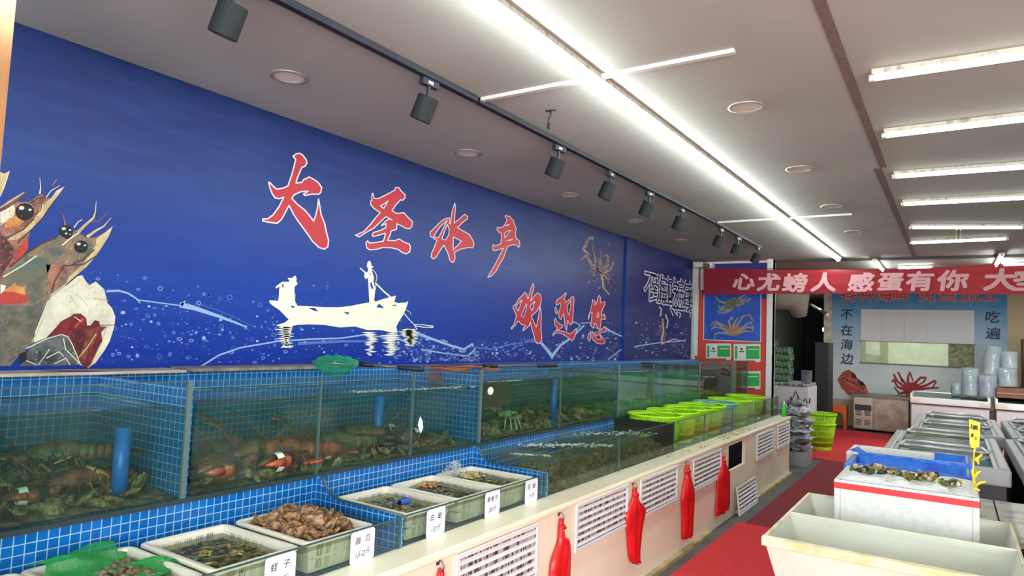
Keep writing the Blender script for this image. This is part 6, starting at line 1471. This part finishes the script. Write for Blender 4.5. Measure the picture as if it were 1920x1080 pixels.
cloth = mb.build('cloth', banner_mat(), t)
M_bt = mat('banner_white', (196, 146, 152), .6)
for ch_, px, py, w_ in (('心',1394,528,.27),('尤',1441,529,.27),('螃',1490,530,.28),('人',1543,529,.28),('感',1614,529,.27),('蛋',1670,529,.26),('有',1725,527,.27),('你',1787,526,.28),('大',1875,524,.29)):
    p = un(px, py, 'y', YN-.03); mb = MB(); text_into(mb, ch_, tuple(p), (1,0,0), (0,0,1), w_-.02, bold=.046, center=True, sx=1.22, shear=.1, depth=0); mb.build('banner_character', M_bt, t)
p = un(1925, 527, 'y', YN-.03); mb = MB(); text_into(mb, '圣', tuple(p), (1,0,0), (0,0,1), .25, bold=.046, center=True, depth=0); mb.build('banner_character', M_bt, t)
mb = MB(); a = un(1440, 505, 'y', YN+.02); mb.tube([(a.x-.9, YN+.02, 2.69), (a.x, YN+.02, a.z+.01), (a.x+1.4, YN+.02, 2.66), (5, YN+.02, 2.86)], .004, 5); mb.build('hanging_cord', M_black, t)

# ------------------------------------------------------------------ corridor
Yc_ = 12.0
t = thing('top_opening_freezer', 'white chest freezer with panelled lids in the dark doorway', 'freezer', (-2.6, 12.4, 0))
mb = MB(); mb.box((-3.1, 11.9, .02), (-1.98, 12.7, 1.0)); mb.build('cabinet', mat('chest_white', (196, 200, 206), .5), t, bevel=.01)
for k in range(5): mb = MB(); mb.box((-3.08+.22*k, 11.88, 1.01), (-2.88+.22*k, 12.72, 1.05+.006*(k % 2))); lid = mb.build('lid', M_fr, t, bevel=.006); mb = MB(); mb.box((-3.02+.22*k, 11.865, 1.02), (-2.94+.22*k, 11.88, 1.04)); mb.build('lid_catch', M_frd, lid)
mb = MB(); p = un(1494, 744, 'y', 11.89); mb.tube([(p.x-.08, 11.893, p.z-.10), (p.x-.02, 11.893, p.z+.10), (p.x+.06, 11.893, p.z-.10)], .012, 4); mb.tube([(p.x+.08, 11.893, p.z-.09), (p.x+.13, 11.893, p.z-.02), (p.x+.16, 11.893, p.z-.09)], .010, 4); mb.tube([(p.x+.19, 11.893, p.z-.09), (p.x+.2, 11.893, p.z+.0)], .010, 4); mb.build('front_lettering', M_frd, t)
M_crg = mat('beer_case_green', (32, 84, 54), .6, c2=(150, 170, 150), scale=22, lo_=.5, hi_=.6); M_crg2 = mat('case_top', (40, 70, 50), .6)
for lv in range(6):
    for k in range(3 if lv < 5 else 2):
        x = -2.98+.26*k+(.02 if lv % 2 else 0); z = 1.062+.115*lv
        t = thing('drink_case', 'green printed drink case stacked on the white chest freezer', 'drink case', (x, 12.3, z), 'green drink cases in the doorway')
        mb = MB(); mb.box((x-.125, 12.1, z), (x+.125, 12.5, z+.11)); mb.build('case_body', M_crg, t, bevel=.008); mb = MB(); mb.box((x-.11, 12.097, z+.035), (x+.11, 12.1, z+.08)); mb.build('printed_strip', mat('case_print', (120, 150, 124), .6, c2=(30, 70, 46), scale=40), t)
mb = MB(); mb.box((-2.12, 12.05, 1.062), (-1.98, 12.2, 1.26)); tag(mb.build('carton', mat('carton_grey', (126, 120, 116), .7, c2=(60, 66, 100), scale=12)), 'small pale carton beside the green cases on the chest freezer', 'carton')
# duct and lamp in the corridor
mb = MB(); c0 = un(1485, 560, 'y', 13.0); mb.tube([(-3.33, 13.0, c0.z+.05), (c0.x-.05, 13.0, c0.z+.04), (c0.x+.08, 13.1, c0.z+.0), (c0.x+.10, 13.2, c0.z-.3)], [.24, .24, .22, .12], 18)
tag(mb.build('air_duct', mat('duct_grey', (150, 150, 136), .5)), 'fat grey air duct under the ceiling of the dark doorway', 'duct')
a = un(1520, 571, 'y', 15); b = un(1552, 590, 'y', 13.2)
mb = MB(); mb.tube([a, b], .03, 8); tag(mb.build('metal_pipe', mat('pipe_metal', (170, 174, 174), .25, .8)), 'shiny slanting pipe in the dark doorway', 'pipe')
mb = MB(); a = un(1553, 618, 'y', 16.9); mb.box((a.x-.12, 16.9, a.z-.04), (a.x+.12, 16.95, a.z+.04)); tag(mb.build('small_lamp', mat('lamp_small', (255, 240, 210), .4, emit=6)), 'small bright lamp deep inside the dark doorway', 'lamp')
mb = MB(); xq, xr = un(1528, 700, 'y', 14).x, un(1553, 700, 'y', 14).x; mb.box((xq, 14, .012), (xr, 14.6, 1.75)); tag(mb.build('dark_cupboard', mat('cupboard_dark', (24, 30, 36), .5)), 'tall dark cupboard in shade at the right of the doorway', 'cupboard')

# ------------------------------------------------------------------ aisle: white sacks and green round baskets
M_sack = mat('sack_white', (206, 206, 210), .5, c2=(160, 160, 166), scale=14, bump=.9, bscale=25)
mb = MB(); mb.box((-2.1, 10.2, 0), (-1.72, 10.7, .19)); tag(mb.build('grey_crate', M_fr), 'grey crate on the floor under the white sacks', 'crate')
for i, (z, l) in enumerate(((.25, 'lowest white sack of the stack at the counter end'), (.36, 'second white sack from the bottom of the stack'), (.49, 'middle white sack of the stack'), (.61, 'second white sack from the top of the stack'), (.74, 'topmost white sack of the stack at the counter end'))):
    mb = MB(); mb.ellip((-1.90+.02*(i % 2), 10.42, z), (.17, .22, .062), n=22, m=12, jit=1.2); mb.tube([(-1.78, 10.3, z), (-1.70, 10.27, z+.01), (-1.67, 10.26, z+.03)], [.04, .012, .025], 8)
    tag(mb.build('sack', M_sack), l, 'sack', 'white sacks stacked at the counter end')
mb = MB(); mb.ellip((-1.92, 10.45, .84), (.11, .13, .05), n=16, m=8, jit=1.5); tag(mb.build('plastic_bag', mat('bag_grey', (150, 152, 156), .4, bump=.8, bscale=20)), 'crumpled grey plastic bag on top of the white sacks', 'plastic bag')
q = basket_proto('lime round basket on the floor behind the white sacks, lower of two', (-1.86, 12.1, .013), M_lime, 'lime baskets on the floor'); q.scale = (1.1, 1.1, 1.5)
q2 = basket_proto('upper lime round basket nested in the one on the floor', (-1.86, 12.1, .20), M_lime, 'lime baskets on the floor'); q2.scale = (1.14, 1.14, 1.4)
